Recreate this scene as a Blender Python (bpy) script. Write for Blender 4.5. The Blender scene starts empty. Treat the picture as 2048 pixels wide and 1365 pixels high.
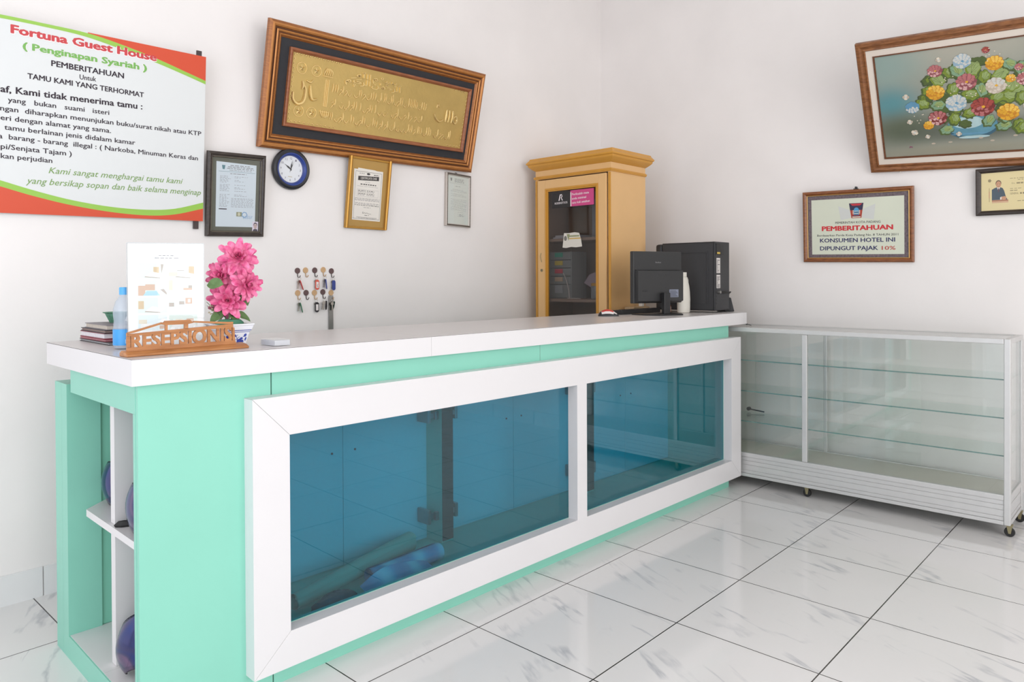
import bpy, bmesh, math, random
from math import sin, cos, pi, radians, sqrt
from mathutils import Matrix, Vector

random.seed(7)
SC = bpy.context.scene
COL = SC.collection

# ------------------------------------------------------------------ camera, light, exposure
cam_d = bpy.data.cameras.new('camera')
cam = bpy.data.objects.new('camera', cam_d)
COL.objects.link(cam)
SC.camera = cam
cam_d.sensor_width = 36.0
cam_d.sensor_fit = 'HORIZONTAL'
cam_d.lens = 1455.522 / 2048 * 36
cam_d.shift_y = (570.612 - 682.5) / 2048
cam_d.clip_start = 0.05
YAW, PITCH, ROLL = -0.823338, 0.008088, -0.004487
fw = Vector((-sin(YAW) * cos(PITCH), cos(YAW) * cos(PITCH), -sin(PITCH)))
rt = Vector((cos(YAW), sin(YAW), 0))
upv = rt.cross(fw)
cr = rt * cos(ROLL) + upv * sin(ROLL)
cu = upv * cos(ROLL) - rt * sin(ROLL)
cam.matrix_world = Matrix(((cr.x, cu.x, -fw.x, 0), (cr.y, cu.y, -fw.y, 0), (cr.z, cu.z, -fw.z, 1.2332), (0, 0, 0, 1)))

world = bpy.data.worlds.new('daylight')
SC.world = world
world.use_nodes = True
bg = world.node_tree.nodes['Background']
bg.inputs[0].default_value = (0.90, 0.95, 1.0, 1)
bg.inputs[1].default_value = 1.6


def area(name, loc, target, sx, sy, power, color):
    d = bpy.data.lights.new(name, 'AREA')
    d.shape = 'RECTANGLE'
    d.size, d.size_y = sx, sy
    d.energy = power
    d.color = color
    o = bpy.data.objects.new(name, d)
    COL.objects.link(o)
    o.location = loc
    o.rotation_euler = (Vector(target) - Vector(loc)).to_track_quat('-Z', 'Y').to_euler()
    return o


# daylight coming in through the open shop front behind the camera, and a glass door on the left
area('shopfront_daylight', (0.6, -2.9, 1.7), (1.5, 3.0, 1.3), 4.6, 2.7, 100, (1.0, 0.975, 0.945))
area('side_door_daylight', (-1.95, 0.75, 1.6), (1.5, 3.1, 1.3), 2.2, 2.4, 36, (0.80, 0.88, 1.0))

vs = SC.view_settings
vs.view_transform = 'Standard'
vs.look = 'None'
vs.gamma = 1.0
vs.use_curve_mapping = False
vs.exposure = 0.0
SC.cycles.max_bounces = 10
SC.cycles.transparent_max_bounces = 24
SC.cycles.use_denoising = True
SC.cycles.caustics_reflective = False
SC.cycles.caustics_refractive = False

# ------------------------------------------------------------------ materials
MATS = {}


def s2l(c):
    return tuple(((x / 12.92) if x <= 0.04045 else ((x + 0.055) / 1.055) ** 2.4) for x in c)


def rgb(r, g, b):
    return s2l((r / 255, g / 255, b / 255)) + (1,)


def mat(name, col, rough=0.5, metal=0.0, spec=0.5, noise=0.0, nscale=8.0, bump=0.0, bscale=60.0, coat=0.0):
    if name in MATS:
        return MATS[name]
    m = bpy.data.materials.new(name)
    m.use_nodes = True
    nt = m.node_tree
    b = nt.nodes['Principled BSDF']
    c = rgb(*col)
    b.inputs['Base Color'].default_value = c
    b.inputs['Roughness'].default_value = rough
    b.inputs['Metallic'].default_value = metal
    b.inputs['Specular IOR Level'].default_value = spec
    b.inputs['Coat Weight'].default_value = coat
    tc = nt.nodes.new('ShaderNodeTexCoord')
    if noise > 0:
        n = nt.nodes.new('ShaderNodeTexNoise')
        n.inputs['Scale'].default_value = nscale
        n.inputs['Detail'].default_value = 5
        r = nt.nodes.new('ShaderNodeMapRange')
        r.inputs[1].default_value, r.inputs[2].default_value = 0.3, 0.7
        r.inputs[3].default_value, r.inputs[4].default_value = 1 - noise, 1 + noise * 0.5
        mx = nt.nodes.new('ShaderNodeVectorMath')
        mx.operation = 'SCALE'
        mx.inputs[0].default_value = c[:3]
        nt.links.new(tc.outputs['Object'], n.inputs['Vector'])
        nt.links.new(n.outputs['Fac'], r.inputs[0])
        nt.links.new(r.outputs[0], mx.inputs['Scale'])
        nt.links.new(mx.outputs[0], b.inputs['Base Color'])
    if bump > 0:
        n2 = nt.nodes.new('ShaderNodeTexNoise')
        n2.inputs['Scale'].default_value = bscale
        n2.inputs['Detail'].default_value = 4
        bp = nt.nodes.new('ShaderNodeBump')
        bp.inputs['Strength'].default_value = bump
        bp.inputs['Distance'].default_value = 0.002
        nt.links.new(tc.outputs['Object'], n2.inputs['Vector'])
        nt.links.new(n2.outputs['Fac'], bp.inputs['Height'])
        nt.links.new(bp.outputs[0], b.inputs['Normal'])
    MATS[name] = m
    return m


def wood(name, c1, c2, scale=(3, 40, 40), rough=0.4, metal=0.0):
    if name in MATS:
        return MATS[name]
    m = bpy.data.materials.new(name)
    m.use_nodes = True
    nt = m.node_tree
    b = nt.nodes['Principled BSDF']
    b.inputs['Roughness'].default_value = rough
    b.inputs['Metallic'].default_value = metal
    tc = nt.nodes.new('ShaderNodeTexCoord')
    mp = nt.nodes.new('ShaderNodeMapping')
    mp.inputs['Scale'].default_value = scale
    n = nt.nodes.new('ShaderNodeTexNoise')
    n.inputs['Scale'].default_value = 3
    n.inputs['Detail'].default_value = 6
    n.inputs['Distortion'].default_value = 0.6
    r = nt.nodes.new('ShaderNodeValToRGB')
    r.color_ramp.elements[0].position = 0.35
    r.color_ramp.elements[0].color = rgb(*c1)
    r.color_ramp.elements[1].position = 0.65
    r.color_ramp.elements[1].color = rgb(*c2)
    nt.links.new(tc.outputs['Object'], mp.inputs[0])
    nt.links.new(mp.outputs[0], n.inputs['Vector'])
    nt.links.new(n.outputs['Fac'], r.inputs[0])
    nt.links.new(r.outputs[0], b.inputs['Base Color'])
    MATS[name] = m
    return m


def glass(name, tint, ior=1.45, rough=0.02, refl=1.0):
    """thin sheet glass: tinted see-through with mirror reflections by angle"""
    if name in MATS:
        return MATS[name]
    m = bpy.data.materials.new(name)
    m.use_nodes = True
    nt = m.node_tree
    nt.nodes.remove(nt.nodes['Principled BSDF'])
    out = nt.nodes['Material Output']
    t = nt.nodes.new('ShaderNodeBsdfTransparent')
    t.inputs[0].default_value = (*[c ** 0.5 for c in tint], 1)      # light passes two faces of every pane
    g = nt.nodes.new('ShaderNodeBsdfGlossy')
    g.inputs['Roughness'].default_value = rough
    g.inputs['Color'].default_value = (refl, refl, refl, 1)
    f = nt.nodes.new('ShaderNodeFresnel')
    gm = nt.nodes.new('ShaderNodeNewGeometry')
    io = nt.nodes.new('ShaderNodeMapRange')
    io.inputs[3].default_value, io.inputs[4].default_value = ior, 1 / ior
    nt.links.new(gm.outputs['Backfacing'], io.inputs[0])
    nt.links.new(io.outputs[0], f.inputs['IOR'])
    mx = nt.nodes.new('ShaderNodeMixShader')
    nt.links.new(f.outputs[0], mx.inputs[0])
    nt.links.new(t.outputs[0], mx.inputs[1])
    nt.links.new(g.outputs[0], mx.inputs[2])
    nt.links.new(mx.outputs[0], out.inputs['Surface'])
    MATS[name] = m
    return m


def floor_mat():
    m = bpy.data.materials.new('marble_tile')
    m.use_nodes = True
    nt = m.node_tree
    N = nt.nodes.new
    L = nt.links.new
    b = nt.nodes['Principled BSDF']
    b.inputs['Roughness'].default_value = 0.10
    b.inputs['Specular IOR Level'].default_value = 0.5
    geo = N('ShaderNodeNewGeometry')
    off = N('ShaderNodeVectorMath'); off.operation = 'SUBTRACT'
    off.inputs[1].default_value = (1.7995, 1.8359, 0)
    L(geo.outputs['Position'], off.inputs[0])
    sc = N('ShaderNodeVectorMath'); sc.operation = 'SCALE'; sc.inputs['Scale'].default_value = 2.0
    L(off.outputs[0], sc.inputs[0])
    fl = N('ShaderNodeVectorMath'); fl.operation = 'FLOOR'
    L(sc.outputs[0], fl.inputs[0])
    fr = N('ShaderNodeVectorMath'); fr.operation = 'FRACTION'
    L(sc.outputs[0], fr.inputs[0])
    sx = N('ShaderNodeSeparateXYZ'); L(fr.outputs[0], sx.inputs[0])

    def edge(sock):
        a = N('ShaderNodeMath'); a.operation = 'SUBTRACT'; a.inputs[1].default_value = 0.5
        L(sock, a.inputs[0])
        c = N('ShaderNodeMath'); c.operation = 'ABSOLUTE'; L(a.outputs[0], c.inputs[0])
        d = N('ShaderNodeMath'); d.operation = 'GREATER_THAN'; d.inputs[1].default_value = 0.4957
        L(c.outputs[0], d.inputs[0])
        return d.outputs[0]
    gx, gy = edge(sx.outputs[0]), edge(sx.outputs[1])
    gm = N('ShaderNodeMath'); gm.operation = 'MAXIMUM'; L(gx, gm.inputs[0]); L(gy, gm.inputs[1])
    # per tile offset
    wn = N('ShaderNodeTexWhiteNoise'); wn.noise_dimensions = '3D'; L(fl.outputs[0], wn.inputs['Vector'])
    sw = N('ShaderNodeVectorMath'); sw.operation = 'SCALE'; sw.inputs['Scale'].default_value = 3.0
    L(wn.outputs['Color'], sw.inputs[0])
    ad = N('ShaderNodeVectorMath'); ad.operation = 'ADD'; L(fr.outputs[0], ad.inputs[0]); L(sw.outputs[0], ad.inputs[1])
    mr0 = N('ShaderNodeMapping'); mr0.vector_type = 'POINT'
    mr0.inputs['Rotation'].default_value = (0, 0, radians(24))
    L(ad.outputs[0], mr0.inputs[0])
    mp = N('ShaderNodeMapping'); mp.vector_type = 'POINT'
    mp.inputs['Scale'].default_value = (4.4, 0.8, 1)
    L(mr0.outputs[0], mp.inputs[0])
    n = N('ShaderNodeTexNoise'); n.inputs['Scale'].default_value = 0.95; n.inputs['Detail'].default_value = 5
    n.inputs['Roughness'].default_value = 0.5; n.inputs['Distortion'].default_value = 0.3
    L(mp.outputs[0], n.inputs['Vector'])
    v1 = N('ShaderNodeMath'); v1.operation = 'SUBTRACT'; v1.inputs[1].default_value = 0.5; L(n.outputs['Fac'], v1.inputs[0])
    v2 = N('ShaderNodeMath'); v2.operation = 'ABSOLUTE'; L(v1.outputs[0], v2.inputs[0])
    vr = N('ShaderNodeMapRange'); vr.inputs[1].default_value = 0.0; vr.inputs[2].default_value = 0.034
    vr.inputs[3].default_value = 1.0; vr.inputs[4].default_value = 0.0; L(v2.outputs[0], vr.inputs[0])
    n2 = N('ShaderNodeTexNoise'); n2.inputs['Scale'].default_value = 2.4; n2.inputs['Detail'].default_value = 3
    L(ad.outputs[0], n2.inputs['Vector'])
    mr = N('ShaderNodeMapRange'); mr.inputs[1].default_value = 0.50; mr.inputs[2].default_value = 0.68
    mr.inputs[3].default_value = 0.0; mr.inputs[4].default_value = 0.55; L(n2.outputs['Fac'], mr.inputs[0])
    vm = N('ShaderNodeMath'); vm.operation = 'MULTIPLY'; L(vr.outputs[0], vm.inputs[0]); L(mr.outputs[0], vm.inputs[1])
    mixv = N('ShaderNodeMix'); mixv.data_type = 'RGBA'
    mixv.inputs['A'].default_value = rgb(229, 227, 226)
    mixv.inputs['B'].default_value = rgb(150, 154, 164)
    L(vm.outputs[0], mixv.inputs['Factor'])
    mixg = N('ShaderNodeMix'); mixg.data_type = 'RGBA'
    mixg.inputs['B'].default_value = rgb(58, 54, 50)
    L(gm.outputs[0], mixg.inputs['Factor']); L(mixv.outputs['Result'], mixg.inputs['A'])
    L(mixg.outputs['Result'], b.inputs['Base Color'])
    return m


def wall_mat(name, col):
    m = mat(name, col, rough=0.75, spec=0.2, noise=0.035, nscale=2.2, bump=0.25, bscale=35)
    return m


M_wall = wall_mat('plaster_white', (241, 236, 234))
M_ceil = mat('ceiling_white', (235, 234, 232), rough=0.8)
M_floor = floor_mat()
M_mint = mat('mint_laminate', (140, 206, 186), rough=0.38, spec=0.35, noise=0.03, nscale=3)
M_mint2 = mat('mint_laminate_inside', (138, 208, 184), rough=0.45, spec=0.3, noise=0.04, nscale=3)
M_whitelam = mat('white_laminate', (224, 221, 222), rough=0.3, spec=0.4, noise=0.012, nscale=5)
M_toplam = mat('grey_white_laminate_top', (214, 209, 208), rough=0.28, spec=0.45, noise=0.02, nscale=4)
M_seam = mat('dark_seam', (92, 84, 80), rough=0.8)
M_black = mat('black_plastic', (40, 40, 42), rough=0.42, spec=0.4)
M_dark = mat('dark_grey_plastic', (58, 58, 60), rough=0.5, spec=0.35, bump=0.1, bscale=400)
M_alu = mat('brushed_aluminium', (205, 204, 203), rough=0.38, metal=0.35, spec=0.5, noise=0.03, nscale=20)
M_steel = mat('steel', (160, 158, 155), rough=0.3, metal=0.9)
M_brass = mat('old_brass', (150, 140, 108), rough=0.45, metal=0.6)
M_brown = wood('dark_brown_wood', (70, 48, 42), (96, 68, 58), rough=0.5)
M_rubber = mat('black_rubber', (32, 31, 31), rough=0.6)
M_paper = mat('white_paper', (240, 240, 240), rough=0.8, spec=0.2)
M_ink = mat('dark_ink', (62, 54, 62), rough=0.7, spec=0.2)
M_inkg = mat('grey_ink', (150, 150, 155), rough=0.7, spec=0.2)
G_blue = glass('blue_tinted_glass', (0.15, 0.56, 0.72), ior=1.62, rough=0.0)
G_green = glass('clear_green_glass', (0.965, 0.985, 0.975), ior=1.40, rough=0.0)
G_shelf = glass('green_shelf_glass', (0.80, 0.88, 0.85), ior=1.45, rough=0.0)
G_edge = mat('glass_edge_green', (96, 132, 128), rough=0.2)
G_clear = glass('clear_glass', (0.97, 0.98, 0.98), ior=1.3, rough=0.0)
G_dark = glass('cabinet_glass', (0.62, 0.60, 0.60), ior=1.4, rough=0.0)


# ------------------------------------------------------------------ mesh helpers
class MB:
    """collects shapes; build() links them as ONE mesh object"""

    def __init__(self):
        self.v, self.f, self.m = [], [], []

    def add(self, verts, faces, mi=0):
        o = len(self.v)
        self.v += [tuple(p) for p in verts]
        for f in faces:
            self.f.append([o + i for i in f])
            self.m.append(mi)

    def box(self, x0, x1, y0, y1, z0, z1, mi=0):
        self.add([(x0, y0, z0), (x1, y0, z0), (x1, y1, z0), (x0, y1, z0), (x0, y0, z1), (x1, y0, z1), (x1, y1, z1), (x0, y1, z1)],
                 [(0, 3, 2, 1), (4, 5, 6, 7), (0, 1, 5, 4), (1, 2, 6, 5), (2, 3, 7, 6), (3, 0, 4, 7)], mi)

    def prism(self, pts, z0, z1, mi=0, ax='z'):
        n = len(pts)
        def P(p, h):
            return {'z': (p[0], p[1], h), 'y': (p[0], h, p[1]), 'x': (h, p[0], p[1])}[ax]
        vs_ = [P(p, z0) for p in pts] + [P(p, z1) for p in pts]
        fs = [tuple(range(n))[::-1], tuple(range(n, 2 * n))]
        fs += [(i, (i + 1) % n, n + (i + 1) % n, n + i) for i in range(n)]
        self.add(vs_, fs, mi)

    def poly(self, pts, mi=0):
        self.add(pts, [tuple(range(len(pts)))], mi)

    def tube(self, path, r, n=8, mi=0, caps=True, radii=None):
        path = [Vector(p) for p in path]
        rings = []
        prev = None
        for i, p in enumerate(path):
            if i == 0:
                t = path[1] - p
            elif i == len(path) - 1:
                t = p - path[i - 1]
            else:
                t = path[i + 1] - path[i - 1]
            t.normalize()
            if prev is None:
                a = Vector((0, 0, 1)) if abs(t.z) < 0.9 else Vector((1, 0, 0))
                u = t.cross(a).normalized()
            else:
                u = (prev - t * prev.dot(t)).normalized()
            prev = u
            w = t.cross(u)
            rr = radii[i] if radii else r
            rings.append([p + (u * cos(2 * pi * k / n) + w * sin(2 * pi * k / n)) * rr for k in range(n)])
        vs_ = [q for ring in rings for q in ring]
        fs = []
        for i in range(len(path) - 1):
            for k in range(n):
                a, b2 = i * n + k, i * n + (k + 1) % n
                fs.append((a, b2, b2 + n, a + n))
        if caps:
            fs.append(tuple(range(n))[::-1])
            fs.append(tuple(range((len(path) - 1) * n, len(path) * n)))
        self.add(vs_, fs, mi)

    def lathe(self, prof, n=24, c=(0, 0, 0), mi=0, ax='z', sx=1.0, sy=1.0, cap=True):
        vs_, fs = [], []
        for r, z in prof:
            for k in range(n):
                a = 2 * pi * k / n
                x, y = r * cos(a) * sx, r * sin(a) * sy
                p = {'z': (x, y, z), 'y': (x, z, y), 'x': (z, x, y)}[ax]
                vs_.append((p[0] + c[0], p[1] + c[1], p[2] + c[2]))
        for i in range(len(prof) - 1):
            for k in range(n):
                a, b2 = i * n + k, i * n + (k + 1) % n
                fs.append((a, b2, b2 + n, a + n))
        if cap and prof[0][0] > 1e-6:
            fs.append(tuple(range(n))[::-1])
        if cap and prof[-1][0] > 1e-6:
            fs.append(tuple(range((len(prof) - 1) * n, len(prof) * n)))
        self.add(vs_, fs, mi)

    def loop_frame(self, w, h, prof, mi=0, mis=None):
        """mitred moulding round a w x h rectangle (u right, v up, depth out); prof = (inset, depth)"""
        vs_ = []
        for d, z in prof:
            vs_ += [(d, d, z), (w - d, d, z), (w - d, h - d, z), (d, h - d, z)]
        fs = []
        n = len(prof)
        for i in range(n):
            j = (i + 1) % n
            for k in range(4):
                fs.append((i * 4 + k, i * 4 + (k + 1) % 4, j * 4 + (k + 1) % 4, j * 4 + k))
        self.add(vs_, fs, mi)
        if mis:
            for i in range(n):
                for k in range(4):
                    self.m[-4 * n + i * 4 + k] = mis[i]

    def build(self, name, mats, parent=None, bevel=0.0, smooth=False, matrix=None, fix=True):
        me = bpy.data.meshes.new(name)
        me.from_pydata(self.v, [], self.f)
        if not isinstance(mats, (list, tuple)):
            mats = [mats]
        for x in mats:
            me.materials.append(x)
        me.polygons.foreach_set('material_index', self.m)
        if smooth:
            me.polygons.foreach_set('use_smooth', [True] * len(self.f))
        me.update()
        if fix:
            bm = bmesh.new()
            bm.from_mesh(me)
            bmesh.ops.recalc_face_normals(bm, faces=bm.faces)
            bm.to_mesh(me)
            bm.free()
        o = bpy.data.objects.new(name, me)
        COL.objects.link(o)
        if matrix is not None:
            o.matrix_world = matrix
        if parent:
            o.parent = parent
        if bevel:
            md = o.modifiers.new('edge', 'BEVEL')
            md.width = bevel
            md.segments = 2
            md.limit_method = 'ANGLE'
            md.angle_limit = radians(40)
        if smooth:
            try:
                me.set_sharp_from_angle(angle=radians(38))
            except Exception:
                pass
        return o


def tag(o, label=None, cat=None, group=None, kind=None):
    if label:
        o['label'] = label
    if cat:
        o['category'] = cat
    if group:
        o['group'] = group
    if kind:
        o['kind'] = kind
    return o


def thing(name, label, cat, loc=(0, 0, 0), rz=0.0, group=None, matrix=None):
    o = bpy.data.objects.new(name, None)
    o.empty_display_size = 0.05
    COL.objects.link(o)
    if matrix is not None:
        o.matrix_world = matrix
    else:
        o.location = loc
        o.rotation_euler = (0, 0, rz)
    return tag(o, label, cat, group)


def struct(o):
    o['kind'] = 'structure'
    return o


FONT_CACHE = {}


def text_mesh(s, bold=0.0, shear=0.0, res=2):
    key = (s, bold, shear)
    if key in FONT_CACHE:
        return FONT_CACHE[key]
    c = bpy.data.curves.new('t', 'FONT')
    c.body = s
    c.offset = bold
    c.shear = shear
    c.resolution_u = res
    o = bpy.data.objects.new('t', c)
    COL.objects.link(o)
    dg = bpy.context.evaluated_depsgraph_get()
    me = bpy.data.meshes.new_from_object(o.evaluated_get(dg))
    vs_ = [tuple(v.co) for v in me.vertices]
    fs = [tuple(p.vertices) for p in me.polygons]
    bpy.data.objects.remove(o)
    bpy.data.curves.remove(c)
    bpy.data.meshes.remove(me)
    x0 = min(v[0] for v in vs_)
    x1 = max(v[0] for v in vs_)
    FONT_CACHE[key] = (vs_, fs, x0, x1)
    return FONT_CACHE[key]


class Sheet(MB):
    """flat printed matter in (u, v, out) coordinates"""

    def rect(self, u0, v0, u1, v1, mi, z):
        self.poly([(u0, v0, z), (u1, v0, z), (u1, v1, z), (u0, v1, z)], mi)

    def shape(self, pts, mi, z):
        self.poly([(p[0], p[1], z) for p in pts], mi)

    def ell(self, u, v, ru, rv, mi, z, n=20, wob=0.0, k=7, ph=0.0):
        self.poly([(u + ru * cos(2 * pi * i / n) * (1 + wob * cos(k * 2 * pi * i / n + ph)),
                    v + rv * sin(2 * pi * i / n) * (1 + wob * cos(k * 2 * pi * i / n + ph)), z) for i in range(n)], mi)

    def text(self, s, a, b, cap, mi, z, bold=0.0, shear=0.0):
        """one line of lettering from a to b; bold is the extra stroke width in letter heights"""
        vs_, fs, x0, x1 = text_mesh(s, 0.0, shear)
        sx = (b[0] - a[0]) / (x1 - x0 + 2 * bold)
        sl = (b[1] - a[1]) / (b[0] - a[0])
        sy = cap / 0.69
        offs = [(0, 0)]
        if bold > 0.001:
            offs += [(bold, 0), (-bold, 0), (0, bold * 0.7), (0, -bold * 0.7)]
            if bold > 0.025:
                offs += [(bold * 0.7, bold * 0.5), (-bold * 0.7, bold * 0.5), (bold * 0.7, -bold * 0.5), (-bold * 0.7, -bold * 0.5)]
        for q, (ox, oy) in enumerate(offs):
            self.add([(a[0] + (x - x0 + bold + ox) * sx, a[1] + (y + oy) * sy + (x - x0) * sx * sl, z + q * 0.00001) for x, y, _ in vs_], fs, mi)

    def words(self, u0, u1, v, h, mi, z, rnd, fill=0.85, w=(0.006, 0.02)):
        """a row of small print, too small to read"""
        u = u0
        while u < u1 - 0.003:
            ln = min(rnd.uniform(*w), u1 - u)
            self.rect(u, v, u + ln, v + h, mi, z)
            u += ln + rnd.uniform(0.002, 0.005) / fill


def ribbon(self, pts_top, pts_bot, mi, z):
    n = len(pts_top)
    self.add([(p[0], p[1], z) for p in pts_top] + [(p[0], p[1], z) for p in pts_bot],
             [(i, i + 1, n + i + 1, n + i) for i in range(n - 1)], mi)


def smoothline(pts, n=6):
    """catmull-rom through 2-d or 3-d points"""
    out = []
    P = [Vector(p) for p in pts]
    P = [P[0] * 2 - P[1]] + P + [P[-1] * 2 - P[-2]]
    for i in range(1, len(P) - 2):
        for k in range(n):
            t = k / n
            p = 0.5 * ((2 * P[i]) + (P[i + 1] - P[i - 1]) * t + (2 * P[i - 1] - 5 * P[i] + 4 * P[i + 1] - P[i + 2]) * t * t
                       + (3 * P[i] - P[i - 1] - 3 * P[i + 1] + P[i + 2]) * t ** 3)
            out.append(tuple(p))
    out.append(tuple(P[-2]))
    return out


WY, CX = 3.293, 4.565      # back wall, right wall


def hang(axis, a, z, lean, roll, base):
    """matrix of something hanging on a wall: u along the wall, v up, third axis out of the wall"""
    if axis == 'b':
        ex, en, o = Vector((1, 0, 0)), Vector((0, -1, 0)), Vector((a, base, z))
    else:
        ex, en, o = Vector((0, -1, 0)), Vector((-1, 0, 0)), Vector((base, -a, z))
    up = Vector((0, 0, cos(lean))) + en * sin(lean)
    xr = ex * cos(roll) + up * sin(roll)
    ur = up * cos(roll) - ex * sin(roll)
    nn = xr.cross(ur)
    return Matrix(((xr.x, ur.x, nn.x, o.x), (xr.y, ur.y, nn.y, o.y), (xr.z, ur.z, nn.z, o.z), (0, 0, 0, 1)))


# ------------------------------------------------------------------ the room
b = MB(); b.box(-2.2, 4.8, -3.2, 3.5, -0.1, 0.0)
struct(b.build('floor', M_floor))
b = MB(); b.box(-2.2, 4.765, WY, WY + 0.2, 0, 3.7)
struct(b.build('wall_back', M_wall))
b = MB(); b.box(CX, CX + 0.2, -3.2, WY, 0, 3.7)
struct(b.build('wall_right', M_wall))
b = MB()
b.box(-2.2, -2.0, -3.2, -0.4, 0, 3.7); b.box(-2.2, -2.0, 1.9, WY, 0, 3.7); b.box(-2.2, -2.0, -0.4, 1.9, 2.8, 3.7)
struct(b.build('wall_left', M_wall))
b = MB(); b.box(-2.2, 4.765, -3.2, 3.493, 3.7, 3.8)
struct(b.build('ceiling', M_ceil))
b = MB()
b.box(-2.0, -1.75, -3.2, -3.05, 0, 3.7); b.box(2.95, CX, -3.2, -3.05, 0, 3.7); b.box(-1.75, 2.95, -3.2, -3.05, 3.05, 3.7)
struct(b.build('wall_front', M_wall))
M_skirt = mat('skirting_tile', (232, 231, 231), rough=0.18, noise=0.05, nscale=4)
b = MB()
xs = [-2.0, -1.667, -1.167, -0.667, -0.167, 0.333, 0.833, 1.333, 1.833, 2.333, 2.833, 3.333, 3.833, 4.333, CX]
for x0, x1 in zip(xs[:-1], xs[1:]):
    b.box(x0 + 0.002, x1 - 0.002, WY - 0.009, WY + 0.001, 0.0, 0.115)
struct(b.build('baseboard_back', M_skirt))
b = MB()
ys = [-3.05, -2.6, -2.1, -1.6, -1.1, -0.6, -0.1, 0.4, 0.9, 1.4, 1.9, 2.4, 2.9, WY - 0.01]
for y0, y1 in zip(ys[:-1], ys[1:]):
    b.box(CX - 0.009, CX + 0.001, y0 + 0.002, y1 - 0.002, 0.0, 0.115)
struct(b.build('baseboard_right', M_skirt))

# ------------------------------------------------------------------ reception counter
CB, CT = (0.7371, 2.0404, 0.0), -0.017893
counter = thing('reception_counter', 'long mint green reception counter with a white framed blue glass front', 'counter', CB, CT)
ZB, ZT = 0.9567, 1.0286
# front skin
b = MB(); b.box(0.001, 0.3795, 0, 0.016, 0, ZB)
b.build('front_panel', M_mint, counter)
b = MB()
x0, x1, hx0, hx1, hz0, hz1 = 0.3835, 3.278, 0.4145, 3.2150, 0.1745, 0.7660
b.box(x0, x1, 0, 0.016, hz1, ZB); b.box(x0, x1, 0, 0.016, 0, hz0)
b.box(x0, hx0, 0, 0.016, hz0, hz1); b.box(hx1, x1, 0, 0.016, hz0, hz1)
b.box(1.6058, 1.6068, -0.0004, 0.002, hz1, ZB, 1)
b.build('front_panel', [M_mint, M_seam], counter)
b = MB(); b.box(0.379, 0.384, 0.006, 0.02, 0, ZB)
b.build('panel_joint', M_seam, counter)
# white frame with mitred corners, two openings
b = MB()
fx0, fx1, fz0, fz1 = 0.2956, 3.3315, 0.0646, 0.8864
a0, a1, a2, a3, c0, c1 = 0.4131, 1.7925, 1.8605, 3.2163, 0.1733, 0.7673
g = 0.0006
P = [[(fx0 + g, fz1), (fx1 - g, fz1), (a3 - g, c1), (a0 + g, c1)], [(fx0 + g, fz0), (fx1 - g, fz0), (a3 - g, c0), (a0 + g, c0)],
     [(fx0, fz0 + g), (a0, c0 + g), (a0, c1 - g), (fx0, fz1 - g)], [(fx1, fz0 + g), (a3, c0 + g), (a3, c1 - g), (fx1, fz1 - g)],
     [(a1, c0), (a2, c0), (a2, c1), (a1, c1)]]
for p in P:
    b.prism(p, -0.0513, 0.0, 0, ax='y')
fr = b.build('white_frame', [M_whitelam], counter)
b = MB(); b.box(a0 + 0.002, a1 + 0.012, 0.0006, 0.0046, c0 + 0.002, c1 - 0.002)
b.build('glass_pane', G_blue, counter)
b = MB(); b.box(a2 - 0.012, a3 - 0.002, 0.0006, 0.0046, c0 + 0.002, c1 - 0.002)
b.build('glass_pane', G_blue, counter)
# inside the glass case
b = MB(); b.box(0.40, 3.262, 0.016, 0.42, 0.09, 0.11)
b.build('case_floor', M_mint2, counter)
b = MB(); b.box(0.40, 3.262, 0.016, 0.56, 0.935, 0.955)
b.build('top_board', M_mint2, counter)
b = MB(); b.box(3.262, 3.278, 0.016, 0.56, 0.0, 0.955)
b.build('end_panel', M_mint, counter)
dx = [0.40, 0.893, 1.345, 1.86, 2.335, 2.80, 3.262]
for i in range(6):
    b = MB(); b.box(dx[i] + 0.0012, dx[i + 1] - 0.0012, 0.402, 0.418, 0.112, 0.934)
    d = b.build('cupboard_door', mat('pale_blue_laminate', (190, 226, 226), rough=0.45), counter)
    b = MB()
    kx = dx[i + 1] - 0.05 if i % 2 == 0 else dx[i] + 0.055
    b.lathe([(0.0045, 0.401), (0.0045, 0.3985), (0, 0.398)], 10, (kx, 0, 0.56), ax='y')
    b.build('handle_screw', M_dark, d)
for px in (1.314, 2.305):
    b = MB(); b.box(px, px + 0.062, 0.30, 0.402, 0.112, 0.934, 1); b.box(px + 0.001, px + 0.061, 0.297, 0.3005, 0.12, 0.934, 0)
    post = b.build('divider_post', [M_brown, M_mint2], counter)
    for zz in (0.655, 0.225):
        for sgn in (-1, 1):
            bx = px if sgn < 0 else px + 0.062
            b = MB()
            b.box(min(bx, bx + sgn * 0.05), max(bx, bx + sgn * 0.05), 0.33, 0.342, zz - 0.012, zz + 0.012)
            b.box(bx + sgn * 0.045 - 0.008, bx + sgn * 0.045 + 0.008, 0.326, 0.40, zz - 0.03, zz + 0.03)
            b.box(min(bx, bx + sgn * 0.018), max(bx, bx + sgn * 0.018), 0.318, 0.334, zz - 0.018, zz + 0.018)
            b.build('hinge', M_steel, post, bevel=0.002)
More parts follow.
